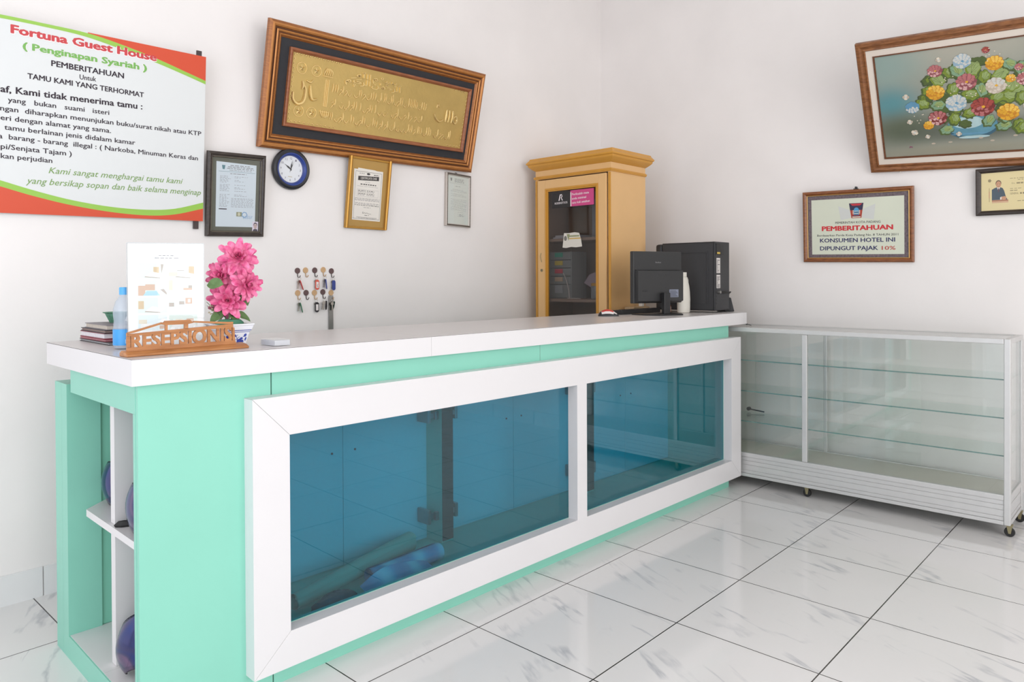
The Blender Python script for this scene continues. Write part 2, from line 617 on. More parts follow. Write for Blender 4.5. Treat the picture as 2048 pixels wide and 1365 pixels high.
# open end shelf on the left
b = MB()
b.box(0, 0.018, 0.0162, 0.033, 0.0, 0.8755)
b.build('front_stile', M_mint, counter)
b = MB()
b.box(0, 0.018, 0.0162, 0.588, 0.876, ZB)
b.build('top_rail', M_mint, counter)
b = MB()
b.box(0, 0.018, 0.0332, 0.6318, 0.0, 0.074)
b.build('bottom_rail', M_mint, counter)
b = MB()
b.box(0, 0.10, 0.632, 0.6895, 0.0, 0.897); b.box(0, 0.40, 0.6905, 0.762, 0.0, 0.897)
b.build('rear_post', M_mint, counter)
b = MB(); b.box(0.10, 0.385, 0.640, 0.66, 0.075, 0.934)
b.build('inner_panel', M_mint2, counter)
b = MB(); b.box(0.385, 0.40, 0.016, 0.64, 0.0, 0.955)
b.build('inner_panel', M_mint2, counter)
b = MB(); b.box(0.018, 0.385, 0.016, 0.63, 0.935, 0.955)
b.build('top_board', M_mint2, counter)
b = MB(); b.box(0.004, 0.385, 0.018, 0.30, 0.058, 0.075); b.box(0.004, 0.385, 0.3015, 0.638, 0.058, 0.075)
b.build('bottom_board', M_whitelam, counter)
b = MB(); b.box(0.042, 0.385, 0.315, 0.350, 0.076, 0.478); b.box(0.042, 0.385, 0.315, 0.350, 0.502, 0.93)
b.build('divider_board', M_whitelam, counter)
b = MB(); b.prism([(0.03, 0.02), (0.385, 0.02), (0.385, 0.62), (0.11, 0.62), (0.03, 0.545)], 0.479, 0.501)
b.build('shelf', M_whitelam, counter)

top = thing('countertop', 'thick white laminate top board on the mint reception counter', 'countertop', CB, CT)
b = MB()
pl = [(-0.0227, -0.0289), (0.986, -0.0289), (0.986, 0.575), (0.42, 0.585), (0.36, 0.765), (-0.0227, 0.765)]
pr_ = [(0.987, -0.0289), (3.4532, -0.0289), (3.4532, 0.555), (0.987, 0.575)]
for q in (pl, pr_):
    b.prism(q, ZB + 0.0005, ZT - 0.0020, 0)
    b.prism([(x - 0.0002 if x < 0 else x, y - 0.0002 if y < 0 else y) for x, y in q], ZT - 0.0020, ZT - 0.0008, 2)
    b.prism([(max(x, -0.0222), max(y, -0.0284)) for x, y in q], ZT - 0.0008, ZT, 1)
b.build('top_board', [M_whitelam, M_toplam, M_seam], top)

# ------------------------------------------------------------------ glass display cabinet by the right wall
FX, BX2, Y0, Y1, DZ0, DZ1 = 4.095, 4.45, 0.605, 2.53, 0.058, 0.941
disp = thing('display_cabinet', 'low aluminium and glass display cabinet on casters by the right wall', 'display cabinet', (FX, Y0, 0))
W, D = BX2 - FX, Y1 - Y0      # local: x = depth, y = length
b = MB()
pw = 0.027
for y in (0, D - pw):
    b.box(0, pw, y, y + pw, DZ0, DZ1); b.box(W - pw, W, y, y + pw, DZ0, DZ1)
b.box(0.001, pw - 0.002, 0.950, 0.978, 0.1995, DZ1 - 0.0265); b.box(W - pw, W - 0.004, 0.955, 0.975, 0.1995, DZ1 - 0.0265)
for x in (0, W - pw):
    b.box(x, x + pw, pw, D - pw, DZ1 - 0.026, DZ1); b.box(x + 0.002, x + pw - 0.002, pw, D - pw, 0.173, 0.199)
for y in (0, D - pw):
    b.box(pw, W - pw, y, y + pw, DZ1 - 0.026, DZ1); b.box(pw, W - pw, y + 0.002, y + pw - 0.002, 0.173, 0.199)
b.build('frame', M_alu, disp, bevel=0.003)
b = MB()
b.box(0.009, 0.014, pw + 0.0005, D - pw - 0.0005, DZ0, 0.1728); b.box(pw + 0.0005, W - pw - 0.0005, 0.009, 0.014, DZ0, 0.1728)
for (z0, z1, o) in ((DZ0, 0.076, 0.0), (0.0775, 0.0955, 0.004), (0.0965, 0.1275, 0.005), (0.1285, 0.1515, 0.004), (0.1525, 0.1728, 0.005)):
    b.box(o + 0.001, o + 0.010, pw + 0.0005, D - pw - 0.0005, z0, z1)
    b.box(pw + 0.0005, W - pw - 0.0005, o + 0.001, o + 0.010, z0, z1)
b.box(W - 0.012, W - 0.003, pw + 0.0005, D - pw - 0.0005, DZ0, 0.172)
b.build('plinth', M_alu, disp, bevel=0.001)
b = MB(); b.box(pw, W - pw, pw, D - pw, 0.182, 0.196)
b.build('base_board', mat('beige_base_board', (196, 192, 180), rough=0.35, noise=0.02), disp)
for z in (0.382, 0.5625, 0.746):
    b = MB(); b.box(0.03, W - 0.03, 0.012, D - 0.012, z - 0.005, z + 0.001, 0)
    b.box(0.0293, 0.0299, 0.012, D - 0.012, z - 0.005, z + 0.001, 1)
    b.build('glass_shelf', [G_shelf, G_edge], disp)
for y0, y1 in ((pw, 0.950), (0.978, D - pw)):
    b = MB(); b.box(0.010, 0.014, y0, y1, 0.199, DZ1 - 0.026)
    b.build('front_pane', G_green, disp)
for y in (0.008, D - 0.013):
    b = MB(); b.box(pw, W - pw, y, y + 0.005, 0.199, DZ1 - 0.026)
    b.build('side_pane', G_green, disp)
b = MB(); b.box(pw, W - pw, pw, D - pw, DZ1 - 0.009, DZ1 - 0.003)
b.build('top_pane', glass('dusty_top_glass', (0.80, 0.82, 0.80), ior=1.5, rough=0.12), disp)
for y0, y1, x in ((pw, 0.64, W - 0.020), (0.46, 0.97, W - 0.012), (0.975, 1.46, W - 0.020), (1.40, D - pw, W - 0.012)):
    b = MB(); b.box(x, x + 0.005, y0, y1, 0.199, DZ1 - 0.026)
    b.build('sliding_pane', G_green, disp)
b = MB()
b.lathe([(0.012, -0.012), (0.012, 0.006), (0.009, 0.008), (0, 0.008)], 14, (W - 0.03, 1.437, 0.402), ax='x')
b.tube([(W - 0.036, 1.437, 0.402), (W - 0.036, 1.335, 0.393)], 0.0045, 6)
b.build('lock', M_dark, disp, smooth=True)
for x, y in ((0.033, 0.008), (0.033, 0.96), (0.033, D - 0.03), (W - 0.04, 0.008), (W - 0.04, 0.96), (W - 0.04, D - 0.03)):
    b = MB()
    b.box(x - 0.014, x + 0.014, y - 0.014, y + 0.014, DZ0 - 0.006, DZ0)
    b.prism([(y - 0.012, DZ0 - 0.005), (y + 0.012, DZ0 - 0.005), (y + 0.004, 0.016), (y - 0.006, 0.016)], x - 0.011, x - 0.0085, ax='x')
    b.prism([(y - 0.012, DZ0 - 0.005), (y + 0.012, DZ0 - 0.005), (y + 0.004, 0.016), (y - 0.006, 0.016)], x + 0.0085, x + 0.011, ax='x')
    c = b.build('caster', M_brass, disp)
    b = MB(); b.lathe([(0.008, -0.0075), (0.021, -0.0075), (0.0225, -0.004), (0.0225, 0.004), (0.021, 0.0075), (0.008, 0.0075)], 20, (x, y, 0.0226), ax='x')
    b.build('wheel', M_rubber, c, smooth=True)

# ------------------------------------------------------------------ yellow cabinet behind the counter
YC = thing('wooden_cabinet', 'tall yellow painted wooden cabinet with a narrow glass door', 'cabinet', (3.669, 2.574, 0))
M_yel = mat('yellow_cream_paint', (226, 182, 126), rough=0.42, noise=0.03, nscale=6)
M_yel2 = mat('ochre_paint', (208, 150, 60), rough=0.42, noise=0.05, nscale=9)
M_inside = mat('brown_cabinet_inside', (158, 136, 120), rough=0.7)
WD, DP, HB = 0.607, 0.383, 1.965        # width along y, depth along x
b = MB()
b.box(0.0, 0.012, 0.0, 0.022, 0, 1.89); b.box(0, 0.012, WD - 0.022, WD, 0, 1.89)      # (front edges)
b.box(0.012, DP, 0.0, 0.016, 0, 1.89); b.box(0.012, DP, WD - 0.016, WD, 0, 1.89)
b.box(DP - 0.012, DP, 0.016, WD - 0.016, 0, 1.89)
b.box(0.0, DP, 0.0, WD, 1.89, HB); b.box(0.012, DP - 0.012, 0.016, WD - 0.016, 0.06, 0.078)
b.box(0.0, 0.012, 0.022, WD - 0.022, 0, 0.10)
body = b.build('carcass', M_yel, YC)
b = MB(); b.box(0.03, DP - 0.0125, 0.0165, 0.019, 0.08, 1.885); b.box(0.03, DP - 0.0125, WD - 0.019, WD - 0.0165, 0.08, 1.885)
b.box(DP - 0.016, DP - 0.0125, 0.0165, WD - 0.0165, 0.08, 1.885)
b.build('lining', M_inside, YC)
b = MB()
b.box(-0.004, 0.0, 0.0, 0.018, 0.0, 1.885); b.box(-0.004, 0.0, WD - 0.018, WD, 0, 1.885)
b.build('corner_strip', M_yel2, YC, bevel=0.0015)
# crown: stepped moulding loops
prof = [(0.000, 1.948), (0.006, 1.951), (0.020, 1.962), (0.034, 1.975), (0.037, 1.981), (0.037, 1.987), (0.046, 1.993), (0.046, 2.001), (0.030, 2.020), (0.028, 2.028)]
b = MB()
n = len(prof)
vs_ = []
for d, z in prof:
    e = min(d, 0.10)
    vs_ += [(-d, -d, z), (DP + e * 0.8, -d, z), (DP + e * 0.8, WD + d, z), (-d, WD + d, z)]
fs = []
for i in range(n - 1):
    for k in range(4):
        fs.append((i * 4 + k, i * 4 + (k + 1) % 4, i * 4 + 4 + (k + 1) % 4, i * 4 + 4 + k))
fs.append((3, 2, 1, 0)); fs.append((n * 4 - 4, n * 4 - 3, n * 4 - 2, n * 4 - 1))
b.add(vs_, fs)
b.build('crown_moulding', M_yel2, YC)
b = MB()
for (d, z0, z1) in ((0.007, 1.892, 1.899), (0.010, 1.899, 1.907), (0.005, 1.907, 1.911)):
    b.box(-d, DP + d * 0.5, -d, WD + d, z0, z1)
b.build('bead_moulding', M_yel2, YC)
b = MB()                               # door: local y 0.028 .. 0.578
dy0, dy1, dz0, dz1 = 0.028, 0.579, 0.11, 1.882
iy0, iy1, iz0, iz1 = 0.088, 0.514, 0.20, 1.824
b.box(-0.014, 0.004, dy0, iy0, dz0, dz1); b.box(-0.014, 0.004, iy1, dy1, dz0, dz1)
b.box(-0.014, 0.004, iy0, iy1, iz1, dz1); b.box(-0.014, 0.004, iy0, iy1, dz0, iz0)
door = b.build('door', M_yel, YC, bevel=0.002)
b = MB()
for (o, w_, x0, x1) in ((0.0, 0.010, -0.017, 0.0), (0.010, 0.010, -0.011, 0.002)):
    b.box(x0, x1, iy0 + o, iy0 + o + w_, iz0 + o, iz1 - o); b.box(x0, x1, iy1 - o - w_, iy1 - o, iz0 + o, iz1 - o)
    b.box(x0, x1, iy0 + o + w_, iy1 - o - w_, iz1 - o - w_, iz1 - o); b.box(x0, x1, iy0 + o + w_, iy1 - o - w_, iz0 + o, iz0 + o + w_)
b.build('glazing_bead', M_yel2, door)
b = MB(); b.box(-0.006, -0.002, iy0 + 0.018, iy1 - 0.018, iz0 + 0.018, iz1 - 0.018)
b.build('pane', G_dark, door)
b = MB(); b.lathe([(0.010, -0.0145), (0.010, -0.017), (0.0065, -0.018), (0, -0.018)], 16, (0, 0.545, 1.291), ax='x')
b.lathe([(0.003, -0.0182), (0.003, -0.0188), (0, -0.0188)], 8, (0, 0.545, 1.292), ax='x', mi=1)
b.build('lock', [M_brass, M_black], door)
b = MB()
b.tube(smoothline([(-0.0145, 0.549, 1.405), (-0.0185, 0.553, 1.385), (-0.017, 0.549, 1.362), (-0.0145, 0.545, 1.345)], 5), 0.0018, 6)
b.build('handle', M_brass, door, smooth=True)
# inner shelves
for z in (1.085, 1.478, 0.60):
    b = MB(); b.box(0.02, DP - 0.02, 0.02, WD - 0.02, z, z + 0.018)
    b.build('shelf', M_inside, YC)
# stickers on the door glass (matrix: u to the right as seen from the front = -y)
def cab_face(y, z, x=-0.0065):
    return Matrix(((0, 0, -1, x), (-1, 0, 0, y), (0, 1, 0, z), (0, 0, 0, 1)))
M_stb = mat('sticker_black', (38, 36, 38), rough=0.5)
M_stp = mat('sticker_pink', (206, 74, 132), rough=0.5)
M_stw = mat('sticker_white', (238, 230, 232), rough=0.5)
s = Sheet()
w_, h_ = 0.338, 0.103
s.rect(0, 0, 0.152, h_ - 0.002, 0, 0.0); s.rect(0.152, 0.003, w_, h_ + 0.002, 1, 0.0001)
s.rect(0.153, 0.004, 0.160, h_ - 0.01, 2, 0.0003)
s.text('RODENSTOCK', (0.024, 0.024), (0.130, 0.026), 0.0125, 2, 0.0005, bold=0.012)
# the R emblem
s.add([(p[0], p[1], 0.0005) for p in [(0.055, 0.046), (0.064, 0.046), (0.075, 0.086), (0.067, 0.086)]], [(0, 1, 2, 3)], 2)
for p in ([(0.067, 0.080), (0.084, 0.082), (0.084, 0.087), (0.067, 0.086)], [(0.080, 0.083), (0.087, 0.078), (0.087, 0.070), (0.081, 0.070)],
          [(0.074, 0.064), (0.083, 0.066), (0.087, 0.071), (0.080, 0.072)], [(0.074, 0.066), (0.080, 0.066), (0.092, 0.046), (0.084, 0.046)]):
    s.shape(p, 2, 0.00055)
s.text('Periksalah mata', (0.166, 0.072), (0.300, 0.075), 0.014, 2, 0.0005, bold=0.012)
s.text('anda minimal', (0.166, 0.045), (0.278, 0.048), 0.014, 2, 0.0005, bold=0.012)
s.text('satu kali setahun', (0.166, 0.019), (0.306, 0.022), 0.014, 2, 0.0005, bold=0.012)
o = s.build('sticker', [M_stb, M_stp, M_stw], None, fix=False)
o.parent = door; o.matrix_local = cab_face(0.462, 1.693)
tag(o, 'black and pink sticker with white lettering')
rn = random.Random(3)
s = Sheet()
s.shape([(0, 0.004), (0.03, 0.0), (0.07, 0.006), (0.11, 0.002), (0.158, 0.006), (0.15, 0.05), (0.135, 0.092), (0.10, 0.098), (0.05, 0.094), (0.012, 0.096)], 0, 0)
s.rect(0.05, 0.070, 0.135, 0.079, 2, 0.0004); s.rect(0.055, 0.055, 0.145, 0.063, 1, 0.0004)
s.ell(0.024, 0.062, 0.012, 0.016, 3, 0.0004); s.shape([(0.034, 0.088), (0.06, 0.088), (0.05, 0.045)], 2, 0.0003)
o = s.build('sticker', [mat('torn_white', (220, 214, 204), rough=0.7), mat('gold_print', (206, 170, 92)), mat('green_print', (146, 150, 110)), mat('grey_print', (120, 116, 110))], None, fix=False)
o.parent = door; o.matrix_local = cab_face(0.375, 1.432)
tag(o, 'torn white sticker with gold print')

# things standing inside the yellow cabinet
def in_cab(x, y, z):
    return (3.669 + x, 2.574 + y, z)
du = thing('drawer_unit', 'small clear plastic unit of five stacked drawers inside the yellow cabinet', 'drawer unit', in_cab(0.10, 0.385, 1.1035))
M_clearpl = mat('smoky_clear_plastic', (150, 158, 158), rough=0.25, spec=0.5)
b = MB(); b.box(0, 0.16, 0, 0.006, 0, 0.31); b.box(0, 0.16, 0.186, 0.192, 0, 0.31); b.box(0.154, 0.16, 0.006, 0.186, 0, 0.31); b.box(0, 0.154, 0.006, 0.186, 0.304, 0.31)
b.box(0, 0.154, 0.006, 0.186, 0, 0.004)
b.build('housing', M_clearpl, du, bevel=0.001)
colr = [(168, 176, 178), (214, 190, 160), (224, 88, 106), (220, 200, 84), (70, 180, 150)]
zz = 0.006
for k in range(5):
    hh = 0.086 if k == 0 else 0.050
    b = MB(); b.box(0.003, 0.15, 0.009, 0.183, zz, zz + hh, 0); b.box(0.0, 0.003, 0.009, 0.183, zz, zz + hh, 0)
    d = b.build('drawer', M_clearpl, du, bevel=0.0015)
    b = MB(); b.box(-0.004, 0.0, 0.075, 0.14, zz + hh * 0.35, zz + hh - 0.004)
    b.build('drawer_label', mat('drawer_label_%s' % 'grey tan red yellow green'.split()[k], colr[k], rough=0.5), d)
    zz += hh + 0.004
jar = thing('jar', 'clear jar with a yellow lid on the cabinet shelf', 'jar', in_cab(0.13, 0.205, 1.1035))
b = MB(); b.lathe([(0.034, 0), (0.038, 0.004), (0.038, 0.075), (0.032, 0.084)], 20)
b.build('body', mat('jar_glass', (150, 160, 165), rough=0.12, noise=0.35, nscale=40), jar, smooth=True)
b = MB(); b.lathe([(0.036, 0.084), (0.036, 0.100), (0.033, 0.103), (0, 0.103)], 20)
b.build('lid', mat('yellow_lid', (222, 170, 60), rough=0.4), jar, smooth=True)
b = MB()
o_ = (0, 0, 0)
pts = [(0.0, 0.14, 0.10), (0.004, 0.10, 0.155), (0.008, 0.055, 0.17), (0.012, 0.03, 0.09), (0.008, 0.02, 0.035)]
b.add(pts + [(p[0] + 0.003, p[1], p[2]) for p in pts], [(0, 1, 2, 3, 4), (9, 8, 7, 6, 5), (0, 1, 6, 5), (1, 2, 7, 6), (2, 3, 8, 7), (3, 4, 9, 8), (4, 0, 5, 9)])
b.tube([(0.004, 0.035, 0.0), (0.006, 0.025, 0.04)], 0.004, 6)
o = b.build('paper_fan', mat('lilac_card', (188, 172, 184), rough=0.7)); o.location = in_cab(0.20, 0.22, 1.1065)
tag(o, 'pale lilac paper fan propped above the jar in the yellow cabinet', 'fan')
b = MB(); b.tube(smoothline([(0.0, 0.09, 0.17), (0.0, 0.065, 0.12), (0.004, 0.05, 0.06), (0.0, 0.04, 0.0025)], 6), 0.0025, 6)
b.tube([(0, 0.055, 0.003), (0, -0.05, 0.003)], 0.003, 6)
o = b.build('cable', mat('white_cable', (214, 208, 200), rough=0.5), smooth=True); o.location = in_cab(0.075, 0.345, 1.1035)
tag(o, 'white cable hanging beside the clear drawers in the yellow cabinet', 'cable')
b = MB(); b.box(0, 0.13, 0, 0.145, 0, 0.255)
o = b.build('storage_box', mat('grey_blue_card', (150, 154, 160), rough=0.6), bevel=0.003); o.location = in_cab(0.16, 0.12, 1.4965)
tag(o, 'tall grey box on the upper shelf of the yellow cabinet', 'box')
b = MB(); b.box(0, 0.20, 0, 0.20, 0, 0.012); b.box(0.01, 0.19, 0.004, 0.19, 0.0125, 0.024)
o = b.build('paper_stack', mat('grey_papers', (196, 196, 200), rough=0.7)); o.location = in_cab(0.05, 0.30, 1.4965)
tag(o, 'low stack of papers on the upper cabinet shelf', 'papers')
b = MB(); b.box(0, 0.10, 0, 0.20, 0, 0.22)
o = b.build('storage_box', mat('brown_card', (138, 112, 92), rough=0.7), bevel=0.003); o.location = in_cab(0.262, 0.34, 1.4965)
tag(o, 'brown box behind the papers on the upper cabinet shelf', 'box')

# ------------------------------------------------------------------ things on the back wall
# notice poster, leaning a little forward
PO = thing('notice_poster', 'large white guest notice poster with red and green waves at far left', 'poster', matrix=hang('b', 0.4687, 1.4886, 0.0931, 0.0139, WY - 0.02))
pm = [mat('poster_white', (222, 224, 224), rough=0.45), mat('poster_green', (150, 196, 78), rough=0.45), mat('poster_red', (212, 76, 44), rough=0.45),
      M_ink, mat('title_red', (200, 60, 66), rough=0.45), mat('title_white', (244, 238, 238), rough=0.5), mat('letter_green', (118, 176, 86), rough=0.45), mat('script_green', (122, 158, 84), rough=0.45)]
s = Sheet()
pw_, ph_ = 1.001, 0.7297
s.box(0, pw_, 0, ph_, -0.004, 0, 0)
gt = [(0.0, 0.7145), (0.12, 0.7235), (0.2319, 0.7288), (0.3731, 0.729), (0.5256, 0.7264), (0.6569, 0.7079), (0.7973, 0.6787), (0.92, 0.6465), (1.001, 0.625)]
gb = [(0.0, 0.7005), (0.12, 0.7095), (0.2319, 0.7158), (0.3731, 0.7166), (0.5131, 0.7118), (0.6503, 0.6901), (0.7902, 0.6625), (0.913, 0.633), (1.001, 0.610)]
gt2 = smoothline(gt, 5); gb2 = smoothline(gb, 5)
ribbon(s, [(u, min(v, 0.7297)) for u, v in gt2], gb2, 1, 0.0006)
rt_ = [p for p in gt2 if p[0] >= 0.5256]
ribbon(s, [(p[0], 0.7297) for p in rt_], rt_, 2, 0.0005)
bt = smoothline([(0.0, 0.185), (0.12, 0.153), (0.2336, 0.1216), (0.3467, 0.0904), (0.4795, 0.0613), (0.6285, 0.0428), (0.7674, 0.0396), (0.8779, 0.0504), (1.001, 0.0845)], 5)
bb = smoothline([(0.0, 0.163), (0.12, 0.131), (0.2337, 0.0989), (0.3468, 0.0683), (0.4796, 0.0406), (0.6287, 0.0212), (0.7677, 0.015), (0.8781, 0.0252), (1.001, 0.0570)], 5)
ribbon(s, bt, bb, 1, 0.0006)
ribbon(s, bb, [(p[0], 0.0) for p in bb], 2, 0.0005)
s.text('Fortuna Guest House', (0.2655, 0.6680), (0.7915, 0.6678), 0.0300, 5, 0.0008, bold=0.085)
s.text('Fortuna Guest House', (0.2661, 0.6701), (0.7902, 0.6699), 0.0300, 4, 0.0012, bold=0.048)
s.text('( Penginapan Syariah )', (0.3044, 0.6190), (0.7512, 0.6215), 0.0245, 5, 0.0008, bold=0.075)
s.text('( Penginapan Syariah )', (0.3044, 0.6200), (0.7512, 0.6220), 0.0240, 6, 0.0012, bold=0.045)
for t, a, c, cap, bo in (('PEMBERITAHUAN', (0.3987, 0.5747), (0.6614, 0.5743), 0.0214, 0.026), ('Untuk', (0.4972, 0.542), (0.557, 0.5436), 0.0186, 0.014),
                         ('TAMU KAMI YANG TERHORMAT', (0.3202, 0.5129), (0.7402, 0.5103), 0.0197, 0.026),
                         ('af, Kami tidak menerima tamu :', (0.2338, 0.4485), (0.7351, 0.4597), 0.0240, 0.026),
                         ('yang   bukan   suami   isteri', (0.2575, 0.4148), (0.6069, 0.4178), 0.0185, 0.014),
                         ('ngan  diharapkan menunjukan buku/surat nikah atau KTP', (0.233, 0.3804), (0.9863, 0.3809), 0.0187, 0.014),
                         ('eri dengan alamat yang sama.', (0.2341, 0.346), (0.6141, 0.3456), 0.0187, 0.014),
                         ('tamu berlainan jenis didalam kamar', (0.2460, 0.3115), (0.7084, 0.3087), 0.0187, 0.014),
                         ('a  barang - barang  illegal : ( Narkoba, Minuman Keras dan', (0.2277, 0.2775), (0.9734, 0.2707), 0.0187, 0.014),
                         ('pi/Senjata Tajam )', (0.2344, 0.2395), (0.471, 0.2367), 0.0187, 0.014),
                         ('kan perjudian', (0.2345, 0.2046), (0.4035, 0.2027), 0.0187, 0.014)):
    s.text(t, a, c, cap, 3, 0.0008, bold=bo)
s.text('Kami sangat menghargai tamu kami', (0.3906, 0.1623), (0.9086, 0.1609), 0.0235, 7, 0.0008, bold=0.004, shear=0.32)
s.text('yang bersikap sopan dan baik selama menginap', (0.3149, 0.1167), (0.9895, 0.1163), 0.0245, 7, 0.0008, bold=0.004, shear=0.32)
s.build('printed_sheet', pm, PO, fix=False)
for u in (0.962, 0.04):
    b = MB(); b.box(u, u + 0.022, -0.036, 0.752, -0.012, -0.0045)
    b.build('batten', mat('dark_batten', (70, 58, 58), rough=0.6), PO)

# calligraphy picture
CA = thing('calligraphy_picture', 'big gold relief calligraphy picture in a stepped brown frame tilting forward', 'picture', matrix=hang('b', 1.7373, 1.8735, 0.2388, 0.0161, WY - 0.03))
M_fr = wood('gilded_brown_wood', (142, 86, 46), (168, 106, 56), scale=(14, 60, 6), rough=0.35, metal=0.25)
M_fr_in = wood('red_brown_wood', (140, 82, 52), (160, 98, 62), scale=(6, 30, 6), rough=0.45)
b = MB()
b.loop_frame(1.4136, 0.5975, [(0, -0.026), (0, -0.004), (0.005, 0.001), (0.012, 0.006), (0.020, 0.007), (0.027, 0.003), (0.031, -0.004), (0.035, -0.005), (0.038, 0.001), (0.043, 0.003), (0.048, 0.000), (0.050, -0.006), (0.053, -0.006), (0.056, -0.001), (0.061, -0.003), (0.070, -0.012), (0.071, -0.026)],
             mis=[0, 0, 0, 1, 1, 0, 2, 2, 1, 1, 0, 2, 0, 1, 0, 0, 0])
b.build('frame', [M_fr, mat('gilded_ridge', (186, 124, 66), rough=0.36, metal=0.35, noise=0.12, nscale=25), mat('frame_groove', (92, 54, 30), rough=0.5)], CA)
b = MB(); b.box(0.069, 1.3446, 0.069, 0.5285, -0.022, -0.0135)
b.build('mat_board', mat('black_mat', (46, 46, 50), rough=0.8), CA)
b = MB()
iw, ih, iu, iv = 1.1990, 0.3765, 0.1170, 0.1150
b.loop_frame(iw, ih, [(0, -0.0134), (0, 0.002), (0.004, 0.005), (0.010, 0.004), (0.019, -0.004), (0.021, -0.0134)])
o = b.build('inner_frame', M_fr_in, CA)
o.location = (iu, iv, 0)
# embossed gold sheet
M_gold = mat('embossed_gold', (206, 176, 108), rough=0.33, metal=0.6, spec=0.6, noise=0.06, nscale=14, bump=0.6, bscale=60)
s = Sheet()
gu0, gu1, gv0, gv1 = iu + 0.0195, iu + iw - 0.0195, iv + 0.0195, iv + ih - 0.0195
s.box(gu0, gu1, gv0, gv1, -0.0130, -0.0092, 0)
rn = random.Random(11)
ZG = -0.0098
def stroke(pts, r):
    r *= 1.7
    q = smoothline([(p[0], p[1], ZG + r * 0.35) for p in pts], 4)
    nn = len(q)
    s.tube(q, r, 6, 1, radii=[r * (0.35 + 0.65 * sin(pi * (0.12 + 0.8 * i / (nn - 1)))) for i in range(nn)])
# first row: the opening formula as one ligature
vs_, fs, tx0, tx1 = text_mesh('\ufdfd', 0.004, 0, 2)
q = 0.36 / (tx1 - tx0)
ec_ = {}
for f in fs:
    for i in range(len(f)):
        ec_[(f[i], f[(i + 1) % len(f)])] = 1
tp = [(0.440 + (x - tx0) * q, 0.385 + y * q * 0.52, ZG + 0.0045) for x, y, _ in vs_]
lo = [(0.4395 + (x - tx0) * q, 0.3845 + y * q * 0.52, ZG - 0.001) for x, y, _ in vs_]
s.add(tp + lo, [tuple(f) for f in fs] + [(e_[1], e_[0], e_[0] + len(vs_), e_[1] + len(vs_)) for e_ in ec_ if (e_[1], e_[0]) not in ec_], 1)
for (u0, u1, v, hh) in ((0.375, 1.015, 0.318, 0.042), (0.375, 1.0, 0.250, 0.042), (0.376, 1.225, 0.180, 0.042)):
    u = u0
    while u < u1 - 0.02:
        k = rn.random()
        if k < 0.50:
            stroke([(u, v + hh * rn.uniform(0.85, 1.2)), (u + 0.001, v + hh * 0.5), (u - 0.003, v)], 0.0026); u += rn.uniform(0.009, 0.015)
        elif k < 0.72:
            w_ = rn.uniform(0.020, 0.034)
            s.lathe([(0.0032, ZG), (0.0024, ZG + 0.0024), (0, ZG + 0.003)], 8, (u + w_ * 0.5, v + rn.choice((-0.012, 0.024)), 0), mi=1)
            stroke([(u + w_, v + 0.016), (u + w_ * 0.7, v), (u + w_ * 0.3, v - 0.002), (u, v + 0.010)], 0.0024); u += w_ + 0.003
        elif k < 0.88:
            stroke([(u, v + 0.014), (u + 0.008, v + 0.022), (u + 0.015, v + 0.012), (u + 0.007, v + 0.003), (u - 0.002, v - 0.010)], 0.0022); u += 0.021
        else:
            s.lathe([(0.003, ZG), (0.0022, ZG + 0.002), (0, ZG + 0.0026)], 8, (u + 0.004, v + rn.choice((-0.010, 0.030)), 0)); u += 0.012
# big word at the right and at the left, stars and the ornamental column
for du_ in (0.0, 0.021, 0.047):
    stroke([(1.150 + du_, 0.345), (1.152 + du_, 0.31), (1.147 + du_, 0.275)], 0.005)
stroke([(1.205, 0.30), (1.221, 0.318), (1.236, 0.295), (1.221, 0.276), (1.206, 0.292)], 0.005)
stroke([(1.13, 0.285), (1.10, 0.272), (1.075, 0.285), (1.058, 0.31)], 0.0045)
stroke([(1.07, 0.345), (1.078, 0.365), (1.09, 0.35)], 0.0035)
stroke([(0.155, 0.285), (0.158, 0.25), (0.185, 0.232), (0.215, 0.25), (0.222, 0.30), (0.214, 0.325)], 0.0055)
stroke([(0.245, 0.33), (0.250, 0.29), (0.262, 0.265), (0.29, 0.27)], 0.0055)
stroke([(0.20, 0.345), (0.206, 0.325), (0.202, 0.305)], 0.005)
stroke([(0.222, 0.35), (0.245, 0.345), (0.26, 0.36)], 0.0035)
for su, sv in ((0.190, 0.405), (0.272, 0.405), (0.196, 0.198), (0.268, 0.200)):
    st = [(su + (0.017 if i % 2 == 0 else 0.008) * cos(pi / 2 + i * pi / 5), sv + (0.019 if i % 2 == 0 else 0.009) * sin(pi / 2 + i * pi / 5)) for i in range(10)]
    for i in range(10):
        s.poly([(st[i][0], st[i][1], ZG + 0.0006), (st[(i + 1) % 10][0], st[(i + 1) % 10][1], ZG + 0.0006), (su, sv, ZG + 0.0095)], 1)
    s.tube([(su + 0.027 * cos(a * pi / 10), sv + 0.027 * sin(a * pi / 10), ZG) for a in range(21)], 0.0030, 6, 1)
for k in range(3):
    s.tube([(0.331 + k * 0.0085, 0.24, ZG), (0.331 + k * 0.0085, 0.375, ZG + 0.001)], 0.0042, 6, 1)
for vv in (0.395, 0.22):
    for k in range(5):
        stroke([(0.315 + k * 0.012, vv), (0.322 + k * 0.010, vv + 0.02 * (1 if vv > 0.3 else -1)), (0.33 + k * 0.004, vv + 0.035 * (1 if vv > 0.3 else -1))], 0.003)
    s.tube([(0.312, vv - 0.006, ZG), (0.366, vv - 0.006, ZG)], 0.004, 6, 1)
for k in range(46):
    a = k / 46.0
    u = gu0 + 0.012 + a * (gu1 - gu0 - 0.024)
    if u < 0.40 or u > 1.18:
        for v in (gv0 + 0.008, gv1 - 0.009):
            stroke([(u, v), (u + 0.006, v + 0.005), (u + 0.012, v), (u + 0.017, v + 0.005)], 0.0017)
